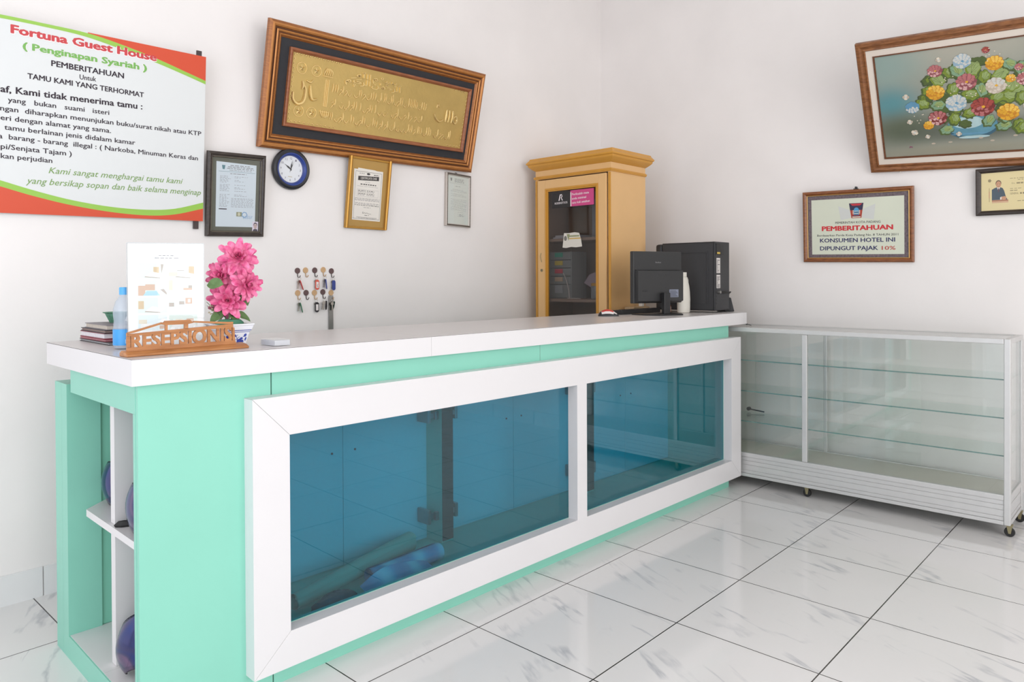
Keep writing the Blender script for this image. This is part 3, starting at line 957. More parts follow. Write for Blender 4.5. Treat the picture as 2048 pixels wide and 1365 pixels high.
for k in range(15):
    v = gv0 + 0.015 + k * (gv1 - gv0 - 0.03) / 14
    for u in (gu0 + 0.007, gu1 - 0.011):
        stroke([(u, v), (u + 0.005, v + 0.006), (u, v + 0.012)], 0.0017)
s.build('gold_relief', [M_gold, mat('gold_painted_glint', (236, 206, 140), rough=0.24, metal=0.8, spec=0.6)], CA, smooth=True)  # raised strokes in a lighter gold: their bright highlights are put into the colour

# black bead-edged frame with a certificate
FL = thing('certificate_frame', 'dark brown frame with bead edge holding a certificate, right of the poster', 'picture frame', matrix=hang('b', 1.4854, 1.4350, 0.1400, 0.0308, WY - 0.02))
M_dkfr = wood('dark_frame_wood', (48, 40, 36), (66, 56, 50), scale=(10, 30, 10), rough=0.4)
b = MB()
b.loop_frame(0.2815, 0.3868, [(0, -0.018), (0, -0.004), (0.005, 0.001), (0.011, 0.002), (0.017, -0.003), (0.021, -0.003), (0.026, -0.008), (0.026, -0.018)])
f_ = b.build('frame', M_dkfr, FL)
b = MB()
for k in range(62):
    v = 0.026 + k * 0.0054
    for u in (0.0225, 0.2590):
        b.lathe([(0.0015, -0.003), (0.001, -0.0015), (0, -0.0012)], 6, (u, v, 0))
for k in range(43):
    u = 0.0265 + k * 0.0054
    for v in (0.0225, 0.3643):
        b.lathe([(0.0015, -0.003), (0.001, -0.0015), (0, -0.0012)], 6, (u, v, 0))
b.build('bead_trim', mat('pale_bead', (190, 180, 150), rough=0.4, metal=0.5), FL, fix=False)
s = Sheet()
s.box(0.024, 0.2575, 0.024, 0.3628, -0.016, -0.012, 0)
s.build('mat_board', mat('grey_green_mat', (98, 98, 86), rough=0.7), FL)
rn = random.Random(5)
s = Sheet()
s.shape([(0.0466, 0.0449), (0.2392, 0.0445), (0.2382, 0.337), (0.0439, 0.3432)], 0, -0.0116)
s.shape([(0.070, 0.328), (0.086, 0.3275), (0.083, 0.309), (0.0735, 0.309)], 3, -0.0112)
for k, (u0, u1) in enumerate(((0.11, 0.205), (0.098, 0.222), (0.094, 0.226), (0.105, 0.215))):
    s.words(u0, u1, 0.3265 - k * 0.0072, 0.0036 if k < 3 else 0.0022, 1, -0.0112, rn, w=(0.008, 0.022))
s.rect(0.055, 0.2985, 0.232, 0.2998, 3, -0.0112)
s.words(0.11, 0.19, 0.289, 0.003, 1, -0.0112, rn)
for k in range(26):
    v = 0.277 - k * 0.0056
    if k in (6, 13, 14): continue
    s.words(0.062, 0.062 + rn.uniform(0.03, 0.052), v, 0.0017, 1, -0.0112, rn, w=(0.004, 0.012))
    if k % 3 != 2 and k < 17: s.words(0.132, 0.132 + rn.uniform(0.02, 0.07), v, 0.0017, 1, -0.0112, rn, w=(0.004, 0.012))
    if k > 17: s.words(0.118, 0.228, v, 0.0017, 1, -0.0112, rn, w=(0.004, 0.014))
s.rect(0.060, 0.1245, 0.098, 0.1290, 2, -0.0112)
s.rect(0.145, 0.094, 0.172, 0.1145, 4, -0.0112); s.ell(0.158, 0.1045, 0.0065, 0.008, 5, -0.011)
s.ell(0.185, 0.102, 0.014, 0.014, 6, -0.0109, wob=0.1); s.ell(0.185, 0.102, 0.010, 0.010, 0, -0.0108, wob=0.1)
for k in range(5): s.words(0.178, 0.225, 0.092 - k * 0.003 + 0.004, 0.0013, 6, -0.0107, rn, w=(0.004, 0.01))
s.build('certificate', [mat('certificate_paper', (214, 222, 230), rough=0.6), M_inkg, M_ink, mat('crest_teal', (90, 130, 140)), mat('stamp_olive', (150, 150, 120)), mat('stamp_cream', (206, 202, 176)), mat('ink_blue', (120, 160, 200))], FL, fix=False)
s = Sheet()
s.rect(0.2258, 0.0258, 0.2562, 0.0715, 0, -0.0106)
s.shape([(0.229, 0.0262), (0.2535, 0.0262), (0.252, 0.033), (0.2455, 0.0365), (0.237, 0.0365), (0.231, 0.033)], 1, -0.0104)
s.ell(0.241, 0.0545, 0.0098, 0.0130, 1, -0.0104); s.ell(0.241, 0.0495, 0.0088, 0.0125, 2, -0.0102)
s.rect(0.2350, 0.0525, 0.2390, 0.0535, 1, -0.01); s.rect(0.2430, 0.0525, 0.2470, 0.0535, 1, -0.01); s.rect(0.238, 0.0430, 0.244, 0.0438, 3, -0.01); s.rect(0.2402, 0.0465, 0.2418, 0.0520, 3, -0.0101)
s.build('passport_photo', [mat('photo_lilac', (226, 214, 228)), mat('photo_dark', (70, 64, 78)), mat('photo_skin', (204, 178, 176)), mat('photo_shade', (170, 138, 138))], FL, fix=False)
b = MB(); b.box(0.0262, 0.2553, 0.0262, 0.3606, -0.0088, -0.0080)
b.build('glass', G_clear, FL)

# round clock
CK = thing('wall_clock', 'round wall clock with a black and blue rim under the calligraphy picture', 'clock', matrix=hang('b', 1.9165, 1.7863, 0.06, -0.03, WY - 0.022))
b = MB()
b.lathe([(0.085, -0.021), (0.099, -0.015), (0.1025, -0.004), (0.099, 0.007), (0.090, 0.013), (0.0815, 0.011), (0.0805, 0.004)], 56, cap=False)
b.build('rim', mat('clock_black', (36, 38, 44), rough=0.35), CK, smooth=True)
b = MB()
b.lathe([(0.0812, 0.004), (0.0812, 0.0095), (0.076, 0.0090), (0.070, 0.002), (0.0665, -0.002), (0.0660, -0.008)], 56, cap=False)
b.build('rim_ring', mat('clock_blue', (44, 66, 140), rough=0.3), CK, smooth=True)
s = Sheet()
s.lathe([(0.0668, -0.014), (0.0668, -0.007), (0, -0.007)], 48)
for k in range(1, 13):
    a = radians(90 - 30 * k)
    t = str(k)
    w_ = 0.011 if k > 9 else 0.0062
    cx_, cy_ = 0.0535 * cos(a), 0.0535 * sin(a) - 0.005
    s.text(t, (cx_ - w_ / 2, cy_), (cx_ + w_ / 2, cy_), 0.0105, 1, -0.0066, bold=-0.004 if k != 1 and k != 11 else 0)
s.rect(-0.012, -0.0385, 0.010, -0.036, 2, -0.0066)
s.build('dial', [mat('dial_white', (236, 236, 240), rough=0.5), mat('dial_ink', (96, 84, 100)), mat('dial_mark', (196, 176, 140))], CK, fix=False)
def hand(name, ang, ln, tail, w_, z, m):
    a = radians(90 - ang)
    d = Vector((cos(a), sin(a))); p = Vector((-d.y, d.x))
    b = MB()
    pts = [d * -tail + p * w_ * 0.5, d * -tail - p * w_ * 0.5, d * ln * 0.45 - p * w_, d * ln * 0.62 - p * w_ * 0.4, d * ln, d * ln * 0.62 + p * w_ * 0.4, d * ln * 0.45 + p * w_]
    b.prism([tuple(q) for q in pts], z, z + 0.0006)
    return b.build(name, m, CK)
hand('hour_hand', 303, 0.043, 0.006, 0.0042, -0.0055, M_black)
hand('minute_hand', 8, 0.046, 0.008, 0.0036, -0.0045, M_dark)
hand('second_hand', 20, 0.048, 0.017, 0.0008, -0.0035, M_black)
b = MB(); b.lathe([(0.0705, 0.0012), (0.0705, 0.0018), (0, 0.0020)], 40)
b.build('glass', G_clear, CK)

# gold framed certificate
CH = thing('certificate_frame', 'gold framed certificate with a dark title bar, hanging below the calligraphy picture', 'picture frame', matrix=hang('b', 2.2317, 1.5099, 0.1273, -0.0088, WY - 0.022))
M_goldfr = mat('gold_frame', (190, 142, 66), rough=0.32, metal=0.6, noise=0.08, nscale=12)
b = MB()
b.box(0, 0.2715, 0, 0.012, -0.018, -0.004); b.box(0.012, 0.2595, 0.370, 0.3821, -0.018, -0.006)
b.box(0, 0.013, 0.012, 0.3821, -0.018, -0.004); b.box(0.2585, 0.2715, 0.012, 0.3821, -0.018, -0.004)
b.build('frame', M_goldfr, CH, bevel=0.002)
for u in (0.0075, 0.264):
    b = MB(); b.tube([(u, 0.002, -0.002), (u, 0.3825, -0.002)], 0.0085, 12)
    b.build('side_rod', M_goldfr, CH, smooth=True)
b = MB(); b.box(0.013, 0.2585, 0.012, 0.370, -0.015, -0.011)
b.build('mat_board', mat('gold_card', (188, 150, 86), rough=0.4, metal=0.35, noise=0.05), CH)
rn = random.Random(8)
s = Sheet()
s.shape([(0.060, 0.300), (0.060, 0.3245), (0.17, 0.3215), (0.2246, 0.310), (0.2246, 0.30)], 0, -0.0108)
s.shape([(0.0439, 0.0468), (0.2281, 0.0457), (0.2246, 0.3190), (0.0348, 0.3174)], 0, -0.0104)
for (a_, c_) in (((0.047, 0.054), (0.222, 0.0555)), ((0.047, 0.306), (0.216, 0.3075))):
    s.rect(a_[0], a_[1], c_[0], c_[1], 1, -0.0100)
s.shape([(0.046, 0.307), (0.0472, 0.307), (0.0525, 0.054), (0.0513, 0.054)], 1, -0.01); s.shape([(0.2155, 0.307), (0.2167, 0.307), (0.222, 0.054), (0.2208, 0.054)], 1, -0.01)
s.shape([(0.064, 0.2815), (0.064, 0.259), (0.2003, 0.2665), (0.1993, 0.289)], 1, -0.0100)
s.text('CERTIFICATE CHSE', (0.080, 0.2655), (0.186, 0.2715), 0.0115, 0, -0.0096, bold=0.006)
s.ell(0.129, 0.2975, 0.011, 0.0055, 1, -0.01); s.rect(0.118, 0.2895, 0.139, 0.2905, 3, -0.01)
s.words(0.071, 0.105, 0.295, 0.004, 2, -0.01, rn, w=(0.006, 0.012)); s.words(0.165, 0.198, 0.293, 0.004, 1, -0.01, rn, w=(0.006, 0.012))
s.words(0.112, 0.146, 0.2505, 0.002, 2, -0.01, rn); s.words(0.082, 0.184, 0.2375, 0.005, 1, -0.01, rn, w=(0.008, 0.018))
s.words(0.062, 0.205, 0.2285, 0.0012, 2, -0.01, rn, w=(0.02, 0.04))
for (u0, v0, u1, v1) in ((0.0628, 0.2112, 0.2028, 0.2120), (0.0628, 0.1740, 0.2028, 0.1748), (0.0628, 0.1740, 0.0634, 0.2120), (0.2022, 0.174, 0.2028, 0.212)):
    s.rect(u0, v0, u1, v1, 2, -0.01)
for v in (0.204, 0.197, 0.188, 0.181):
    s.words(0.069, 0.118, v, 0.0028, 1 if v in (0.204, 0.188) else 2, -0.01, rn); s.words(0.126, 0.176, v, 0.0028, 1 if v in (0.204, 0.188) else 2, -0.01, rn)
for v in (0.163, 0.157, 0.152, 0.138, 0.132, 0.126):
    s.words(0.055 if v < 0.15 else 0.052, 0.213, v, 0.0022, 2 if v != 0.126 else 1, -0.01, rn)
s.words(0.112, 0.160, 0.115, 0.0022, 2, -0.01, rn)
q = smoothline([(0.108, 0.086, -0.0098), (0.112, 0.094, -0.0098), (0.108, 0.084, -0.0098), (0.122, 0.088, -0.0098), (0.128, 0.085, -0.0098), (0.138, 0.088, -0.0098), (0.146, 0.084, -0.0098), (0.165, 0.083, -0.0098)], 4)
s.tube(q, 0.0007, 4, 1)
s.words(0.122, 0.150, 0.073, 0.0025, 1, -0.01, rn); s.rect(0.070, 0.0615, 0.205, 0.0630, 1, -0.01)
s.words(0.084, 0.195, 0.0575, 0.0016, 2, -0.01, rn)
s.build('certificate', [mat('ivory_paper', (232, 226, 218), rough=0.7), mat('ink_charcoal', (66, 62, 62)), mat('ink_pale', (150, 146, 148)), mat('ink_steel_blue', (90, 120, 170))], CH, fix=False)

# small framed letter at the right end of the back wall
SM = thing('letter_frame', 'small silver-beaded frame with a typed letter under the calligraphy corner', 'picture frame', matrix=hang('b', 2.948, 1.5601, -0.004, -0.028, WY - 0.024))
M_sil = mat('silver_bead_frame', (196, 186, 178), rough=0.4, metal=0.3)
b = MB(); b.loop_frame(0.2036, 0.3235, [(0, -0.022), (0, -0.002), (0.003, 0.0), (0.012, -0.004), (0.015, -0.008), (0.015, -0.022)])
b.build('frame', M_sil, SM)
b = MB()
for k in range(40):
    v = 0.004 + k * 0.0079
    for u in (0.0065, 0.197): b.box(u - 0.0035, u + 0.0035, v, v + 0.0045, -0.003, 0.0012)
for k in range(25):
    u = 0.004 + k * 0.0079
    for v in (0.0065, 0.317): b.box(u, u + 0.0045, v - 0.0035, v + 0.0035, -0.003, 0.0012)
b.build('bead_trim', mat('dark_bead', (78, 70, 62), rough=0.5), SM, fix=False)
rn = random.Random(2)
s = Sheet()
s.rect(0.014, 0.014, 0.190, 0.310, 0, -0.010)
s.shape([(0.037, 0.294), (0.052, 0.294), (0.049, 0.276), (0.040, 0.276)], 1, -0.0096)
for k in range(4): s.words(0.072, 0.150, 0.290 - k * 0.0065, 0.0026, 1, -0.0096, rn, w=(0.008, 0.02))
s.rect(0.03, 0.262, 0.170, 0.2628, 1, -0.0096); s.words(0.08, 0.12, 0.245, 0.0022, 1, -0.0096, rn)
for k in range(20):
    if k in (3, 7, 8): continue
    s.words(0.042 if k % 5 else 0.056, 0.175 - (0.03 if k % 4 == 0 else 0), 0.225 - k * 0.0066, 0.0012, 1, -0.0096, rn, w=(0.005, 0.014))
for k in range(3): s.words(0.10, 0.15, 0.088 - k * 0.012, 0.0012, 1, -0.0096, rn)
q = smoothline([(0.112, 0.070, -0.0094), (0.124, 0.076, -0.0094), (0.118, 0.064, -0.0094), (0.136, 0.072, -0.0094), (0.142, 0.064, -0.0094), (0.155, 0.070, -0.0094)], 4)
s.tube(q, 0.0007, 4, 2)
s.build('letter', [mat('letter_paper', (216, 219, 212), rough=0.6), mat('ink_grey_faint', (142, 142, 142)), mat('ink_signature', (90, 94, 120))], SM, fix=False)
b = MB(); b.box(0.0155, 0.188, 0.0155, 0.308, -0.0078, -0.0072)
b.build('glass', G_clear, SM)
b = MB(); b.box(0.082, 0.098, 0.3235, 0.331, -0.020, -0.017)
b.build('hanger', M_dark, SM)

# stick-on hooks and keys
M_hkd = mat('hook_brown', (98, 74, 74), rough=0.5)
M_hkl = mat('hook_tan', (204, 166, 124), rough=0.5, noise=0.04)
hk = [(1.958, 1.281, 'd'), (2.0038, 1.2833, 'l'), (2.0571, 1.2836, 'd'), (2.1074, 1.2865, 'l'), (2.1564, 1.2803, 'd'),
      (1.9586, 1.1684, 'l'), (2.0061, 1.1688, 'd'), (2.0545, 1.168, 'l'), (2.1044, 1.1711, 'd'), (2.1535, 1.1664, 'l')]
ordn = ['first', 'second', 'third', 'fourth', 'fifth']
for i, (x, z, c) in enumerate(hk):
    h = thing('wall_hook', '%s round stick-on wall hook, %s from the left in the %s row' % ('dark brown' if c == 'd' else 'tan wooden', ordn[i % 5], 'upper' if i < 5 else 'lower'), 'hook', (x, WY, z), group='round key hooks on the back wall')
    mm = M_hkd if c == 'd' else M_hkl
    b = MB(); b.lathe([(0.0142, -0.0005), (0.0148, -0.002), (0.0148, -0.004), (0.0138, -0.0052), (0, -0.0052)], 24, ax='y')
    b.build('disc', mm, h, smooth=True)
    b = MB()
    b.tube(smoothline([(0, -0.003, -0.012), (0.0003, -0.0045, -0.026), (0.001, -0.009, -0.034), (0.004, -0.015, -0.033), (0.008, -0.017, -0.024)], 4), 0.0019, 6)
    b.build('hook', mat('hook_metal_dark', (56, 44, 44), rough=0.4, metal=0.4) if c == 'd' else mat('hook_metal_tan', (176, 140, 96), rough=0.4, metal=0.4), h, smooth=True)
M_ring = mat('split_ring', (206, 200, 190), rough=0.3, metal=0.7)
M_label = mat('tag_label', (232, 224, 222), rough=0.6)
M_key = mat('nickel_key', (178, 172, 164), rough=0.32, metal=0.85)
keys = [(0, (190, 60, 60), 0.35, 'red plastic key tag seen edge-on on the first upper hook', 1.2), (2, (214, 92, 76), 0.0, 'red key tag with a white paper label on the third upper hook', 0.0),
        (3, (62, 78, 150), 0.12, 'narrow blue key tag seen edge-on on the fourth upper hook', 1.15), (4, (66, 80, 150), 0.0, 'wide blue key tag on the fifth upper hook', 0.25),
        (5, (40, 110, 76), 0.25, 'green key tag seen edge-on on the first lower hook', 1.15), (7, (40, 38, 42), 0.0, 'black key tag with a white label on the third lower hook', 0.0),
        (8, (48, 46, 48), -0.1, 'bunch with a black fob and steel key on the fourth lower hook', 0.4), (9, (34, 56, 50), -0.35, 'bunch with a dark green fob and keys on the fifth lower hook', 0.3)]
for i, colr, tilt, lab, turn in keys:
    x, z, c = hk[i]
    t = thing('key_tag', lab, 'key tag', (x + 0.004, WY - 0.0148, z - 0.0335))
    b = MB()
    R_ = 0.0085
    b.tube([(R_ * sin(2 * pi * k / 18), 0.0, -R_ + 0.0012 + R_ * cos(2 * pi * k / 18)) for k in range(19)], 0.0009, 5)
    b.build('ring', M_ring, t, smooth=True)
    mt = mat('tag_%d_%d_%d' % colr, colr, rough=0.4)
    fobm = Matrix.Translation((0.002 * (1 if tilt >= 0 else -1), -0.001, -0.0150)) @ Matrix.Rotation(-tilt, 4, 'Y') @ Matrix.Rotation(turn, 4, 'Z')
    b = MB()
    ww, hh = 0.0115, 0.052
    if i in (8, 9):
        pts = [(-0.004, 0), (0.006, -0.002), (0.011, -0.03), (0.0085, -0.046), (0.001, -0.048), (-0.004, -0.03)]
    else:
        pts = [(-0.005, 0), (0.005, 0), (ww, -0.006), (ww, -hh + 0.006), (0.005, -hh), (-0.005, -hh), (-ww, -hh + 0.006), (-ww, -0.006)]
    b.prism(pts, -0.002, 0.002, ax='y')
    f = b.build('fob', mt, t, bevel=0.0012); f.matrix_local = (Matrix.Translation((0.007, -0.004, 0.004)) if i in (8, 9) else Matrix()) @ fobm
    if i in (2, 7, 0, 3, 5):
        s = MB(); s.box(-0.0068, 0.0068, -0.0026, -0.0021, -hh + 0.010, -0.011)
        if i == 2:
            s.box(-0.001, 0.004, -0.0029, -0.0027, -0.026, -0.024, 1); s.box(-0.002, 0.0, -0.0029, -0.0027, -0.036, -0.027, 1); s.box(0.0, 0.004, -0.0029, -0.0027, -0.037, -0.035, 1)
        l = s.build('paper_label', [M_label, M_ink], f)
    nk = 2 if i in (8, 9) else 1
    for k in range(nk):
        b = MB()
        b.lathe([(0.004, -0.001), (0.0085, -0.001), (0.0085, 0.001), (0.004, 0.001)], 14, (0, 0, -0.008), ax='y')
        b.box(-0.0028, 0.0028, -0.001, 0.001, -0.043, -0.0155)
        for q in range(4): b.box(0.0028, 0.0044 - 0.0006 * (q % 2), -0.001, 0.001, -0.040 + q * 0.005, -0.0375 + q * 0.005)
        kk = b.build('key', M_key, t)
        kk.matrix_local = Matrix.Translation((-0.002 - 0.003 * k - (0.006 if i in (8, 9) else 0), 0.0028 + 0.0024 * k if i not in (8, 9) else -0.006 - 0.003 * k, -0.0155)) @ Matrix.Rotation(0.12 + 0.16 * k if i != 9 else 0.05 - 0.1 * k, 4, 'Y')
b = MB(); b.box(-0.0135, 0.0135, -0.001, 0.001, -0.184, -0.0005)
b.lathe([(0.004, -0.0012), (0.0055, -0.0012), (0.0055, -0.0011)], 10, (0, 0, -0.012), ax='y')
o = b.build('steel_strip', M_steel, bevel=0.0006); o.location = (2.1485, WY - 0.009, 1.1525)
tag(o, 'long flat steel strip hanging behind the keys of the fifth lower hook', 'metal strip')

# ------------------------------------------------------------------ things on the right wall
PA = thing('flower_painting', 'large flower still life painting in a brown frame tilting forward, top right', 'painting', matrix=hang('r', -1.3492, 1.8417, 0.5909, -0.0573, CX - 0.03))
TW, TH = 1.022, 0.767
M_pfr = wood('painting_frame_wood', (118, 72, 40), (150, 98, 58), scale=(8, 30, 8), rough=0.4, metal=0.15)
b = MB()
b.loop_frame(TW, TH, [(0, -0.028), (0, -0.004), (0.006, 0.001), (0.018, 0.002), (0.028, -0.004), (0.036, -0.004), (0.042, -0.001), (0.047, -0.006), (0.047, -0.028)])
b.build('frame', M_pfr, PA)
b = MB(); b.loop_frame(TW - 0.092, TH - 0.094, [(0, -0.026), (0, -0.008), (0.036, -0.010), (0.036, -0.026)])
o = b.build('liner', mat('cream_liner', (224, 212, 200), rough=0.7), PA); o.location = (0.046, 0.047, 0)
b = MB(); b.loop_frame(TW - 0.158, TH - 0.162, [(0, -0.026), (0, -0.006), (0.006, -0.006), (0.008, -0.012), (0.008, -0.026)])
o = b.build('slip', wood('painting_slip', (92, 54, 34), (120, 74, 46), rough=0.4), PA); o.location = (0.079, 0.081, 0)
# painted canvas: soft ground colours by procedural mixing of places on the canvas
mc = bpy.data.materials.new('oil_ground'); mc.use_nodes = True
nt = mc.node_tree; bb_ = nt.nodes['Principled BSDF']; bb_.inputs['Roughness'].default_value = 0.5
tc = nt.nodes.new('ShaderNodeTexCoord')
col_prev = None
def blob(prev, u, v, ru, rv, c, soft=1.0):
    mp = nt.nodes.new('ShaderNodeMapping'); mp.vector_type = 'POINT'
    mp.inputs['Location'].default_value = (-u / ru, -v / rv, 0); mp.inputs['Scale'].default_value = (1 / ru, 1 / rv, 0)
    nt.links.new(tc.outputs['Object'], mp.inputs[0])
    ln = nt.nodes.new('ShaderNodeVectorMath'); ln.operation = 'LENGTH'; nt.links.new(mp.outputs[0], ln.inputs[0])
    r = nt.nodes.new('ShaderNodeMapRange'); r.interpolation_type = 'SMOOTHSTEP'
    r.inputs[1].default_value, r.inputs[2].default_value, r.inputs[3].default_value, r.inputs[4].default_value = 0.1, 1.0, soft, 0.0
    nt.links.new(ln.outputs['Value'], r.inputs[0])
    m = nt.nodes.new('ShaderNodeMix'); m.data_type = 'RGBA'
    m.inputs['B'].default_value = rgb(*c)
    if isinstance(prev, tuple): m.inputs['A'].default_value = rgb(*prev)
    else: nt.links.new(prev, m.inputs['A'])
    nt.links.new(r.outputs[0], m.inputs['Factor'])
    return m.outputs['Result']
p = blob((150, 152, 140), 0.50, 0.75, 0.6, 0.30, (176, 172, 158))
p = blob(p, 0.12, 0.62, 0.30, 0.22, (140, 164, 158), 0.8)
p = blob(p, 0.14, 0.40, 0.22, 0.16, (84, 142, 150), 0.9)
p = blob(p, 0.90, 0.45, 0.25, 0.2, (110, 140, 140), 0.8)
p = blob(p, 0.20, 0.25, 0.34, 0.16, (92, 100, 82), 1.0)
p = blob(p, 0.55, 0.22, 0.45, 0.10, (82, 88, 78), 0.9)
p = blob(p, 0.45, 0.11, 0.7, 0.06, (150, 146, 128), 0.9)
nt.links.new(p, bb_.inputs['Base Color'])
cols = {'ground': None, 'leaf': (122, 140, 50), 'leafd': (82, 98, 50), 'leafl': (150, 168, 106), 'leafm': (128, 160, 128), 'yel': (224, 168, 48), 'yeld': (204, 136, 40), 'white': (206, 206, 200), 'whiteb': (150, 178, 196),
        'pink': (184, 112, 112), 'pinkl': (214, 168, 166), 'red': (164, 74, 64), 'cream': (212, 200, 186), 'creamd': (190, 176, 158), 'blue': (100, 150, 180), 'vase': (96, 146, 164), 'vasel': (176, 202, 204), 'vased': (62, 98, 116), 'petal': (222, 210, 190), 'sig': (150, 62, 110), 'dark': (70, 82, 54), 'yell': (236, 192, 84), 'pinkd': (142, 78, 84), 'redd': (122, 48, 46)}
names = list(cols)
pms = [mc] + [mat('oil_' + n_, cols[n_], rough=0.5, noise=0.10, nscale=30) for n_ in names[1:]]
ix = {n_: i for i, n_ in enumerate(names)}
s = Sheet()
ZC = -0.0135
s.rect(0.084, 0.086, TW - 0.084, TH - 0.086, 0, ZC)
rn = random.Random(21)
zc = ZC + 0.0002
# vase and table edge
s.ell(0.515, 0.235, 0.115, 0.068, ix['vased'], zc, 32); s.ell(0.513, 0.245, 0.112, 0.062, ix['vase'], zc + 0.0001, 32)
s.ell(0.495, 0.262, 0.070, 0.034, ix['vasel'], zc + 0.0002, 28); s.ell(0.52, 0.178, 0.07, 0.008, ix['vasel'], zc + 0.0001, 28); s.ell(0.50, 0.198, 0.085, 0.004, ix['blue'], zc + 0.0003, 28)
lv = [(0.4217, 0.5408), (0.5324, 0.5488), (0.5719, 0.4989), (0.4328, 0.4484), (0.3709, 0.5097), (0.5595, 0.4307), (0.6253, 0.383), (0.676, 0.3826), (0.7111, 0.4096), (0.362, 0.3706), (0.2949, 0.386), (0.4354, 0.2861), (0.5862, 0.2621), (0.6484, 0.228), (0.3929, 0.2277), (0.5116, 0.4113), (0.334, 0.4555), (0.4593, 0.5477), (0.6477, 0.5061), (0.5023, 0.3125), (0.7258, 0.3696), (0.7203, 0.2202)]
lv += [(2 * 0.53 - u + rn.uniform(-0.02, 0.02) + 0.06, v + rn.uniform(-0.02, 0.02)) for u, v in lv if u < 0.45]
def leafy(u, v, r, ang, c_dark, c_mid, c_lite, z):
    n_ = 28
    def outline(k, off):
        pts = []
        for i in range(n_):
            a = 2 * pi * i / n_
            rr = r * k * (1 + 0.10 * cos(6 * a + ang) + 0.05 * cos(11 * a))
            x, y = rr * cos(a) * 1.12, rr * sin(a) * 0.86
            pts.append((u + off[0] + x * cos(ang) - y * sin(ang), v + off[1] + x * sin(ang) + y * cos(ang)))
        return pts
    s.shape(outline(1.0, (0, 0)), ix[c_dark], z)
    s.shape(outline(0.84, (0.003, 0.003)), ix[c_mid], z + 0.00004)
    s.shape(outline(0.52, (0.007, 0.007)), ix[c_lite], z + 0.00008)
    for q in (-0.6, 0.0, 0.6):
        s.tube([(u - 0.6 * r * cos(ang), v - 0.6 * r * sin(ang), z + 0.00008), (u + 0.75 * r * cos(ang + q), v + 0.75 * r * sin(ang + q), z + 0.00008)], 0.0005, 4, ix['leafd'])
zl = zc + 0.0005
for q in range(46):                                   # soft dark foliage behind
    a, rr = rn.uniform(0, 2 * pi), sqrt(rn.random())
    leafy(0.53 + 0.24 * rr * cos(a), 0.42 + 0.17 * rr * sin(a), rn.uniform(0.022, 0.034), rn.uniform(0, 6), 'dark', 'leafd', rn.choice(['leafd', 'leaf']), zl); zl += 0.000012
for u, v in lv:
    kind = rn.choice([('leafd', 'leaf', 'leafl'), ('leafd', 'leaf', 'leafl'), ('leaf', 'leafl', 'leafl'), ('leafd', 'leafm', 'leafl')])
    leafy(u + rn.uniform(-.004, .004), v, rn.uniform(0.032, 0.040), rn.uniform(0, 6), *kind, zl); zl += 0.000012
fl = [('yel', 0.3585, 0.4454, 0.0427), ('wb', 0.4482, 0.3766, 0.0484), ('pink', 0.4987, 0.4844, 0.0478), ('red', 0.5646, 0.3417, 0.0546), ('yel', 0.6215, 0.5654, 0.0394), ('cream', 0.6241, 0.4490, 0.0451), ('yel', 0.6726, 0.3020, 0.0480), ('wb', 0.4852, 0.5968, 0.0411), ('pink', 0.3634, 0.5626, 0.0350), ('redp', 0.3604, 0.3017, 0.0437), ('yel', 0.3148, 0.2645, 0.0258), ('yel', 0.6870, 0.4785, 0.0220), ('red', 0.5884, 0.6372, 0.0173), ('pink', 0.7214, 0.5312, 0.0192), ('petal', 0.3834, 0.6197, 0.0140), ('petal', 0.2180, 0.4373, 0.0170), ('bluew', 0.2448, 0.3750, 0.0345), ('petal', 0.2259, 0.2922, 0.0150), ('petal', 0.2444, 0.2287, 0.0180), ('petal', 0.3061, 0.1991, 0.0130), ('petal', 0.4524, 0.2016, 0.0140),
      ('yel', 0.80, 0.43, 0.036), ('pink', 0.745, 0.47, 0.036), ('cream', 0.77, 0.33, 0.036), ('wb', 0.84, 0.36, 0.028)]
pal = {'yel': ('yeld', 'yel', 'yell', 'yeld'), 'wb': ('whiteb', 'white', 'white', 'blue'), 'pink': ('pinkd', 'pink', 'pinkl', 'yel'), 'red': ('redd', 'red', 'pink', 'yel'), 'redp': ('redd', 'pink', 'pinkl', 'yel'), 'cream': ('creamd', 'cream', 'white', 'yel'), 'petal': ('creamd', 'petal', 'white', 'petal'), 'bluew': ('blue', 'blue', 'white', 'petal')}
def rpetal(u, v, r0, r1, ang, wd, mi, z, n_=12):
    c, t = cos(ang), sin(ang)
    pts = []
    for i in range(n_):
        a = 2 * pi * i / n_
        x = (r0 + r1) / 2 + (r1 - r0) / 2 * cos(a)
        y = wd * sin(a) * (1 + 0.35 * cos(a))
        pts.append((u + x * c - y * t, v + (x * t + y * c) * 0.94))
    s.shape(pts, mi, z)
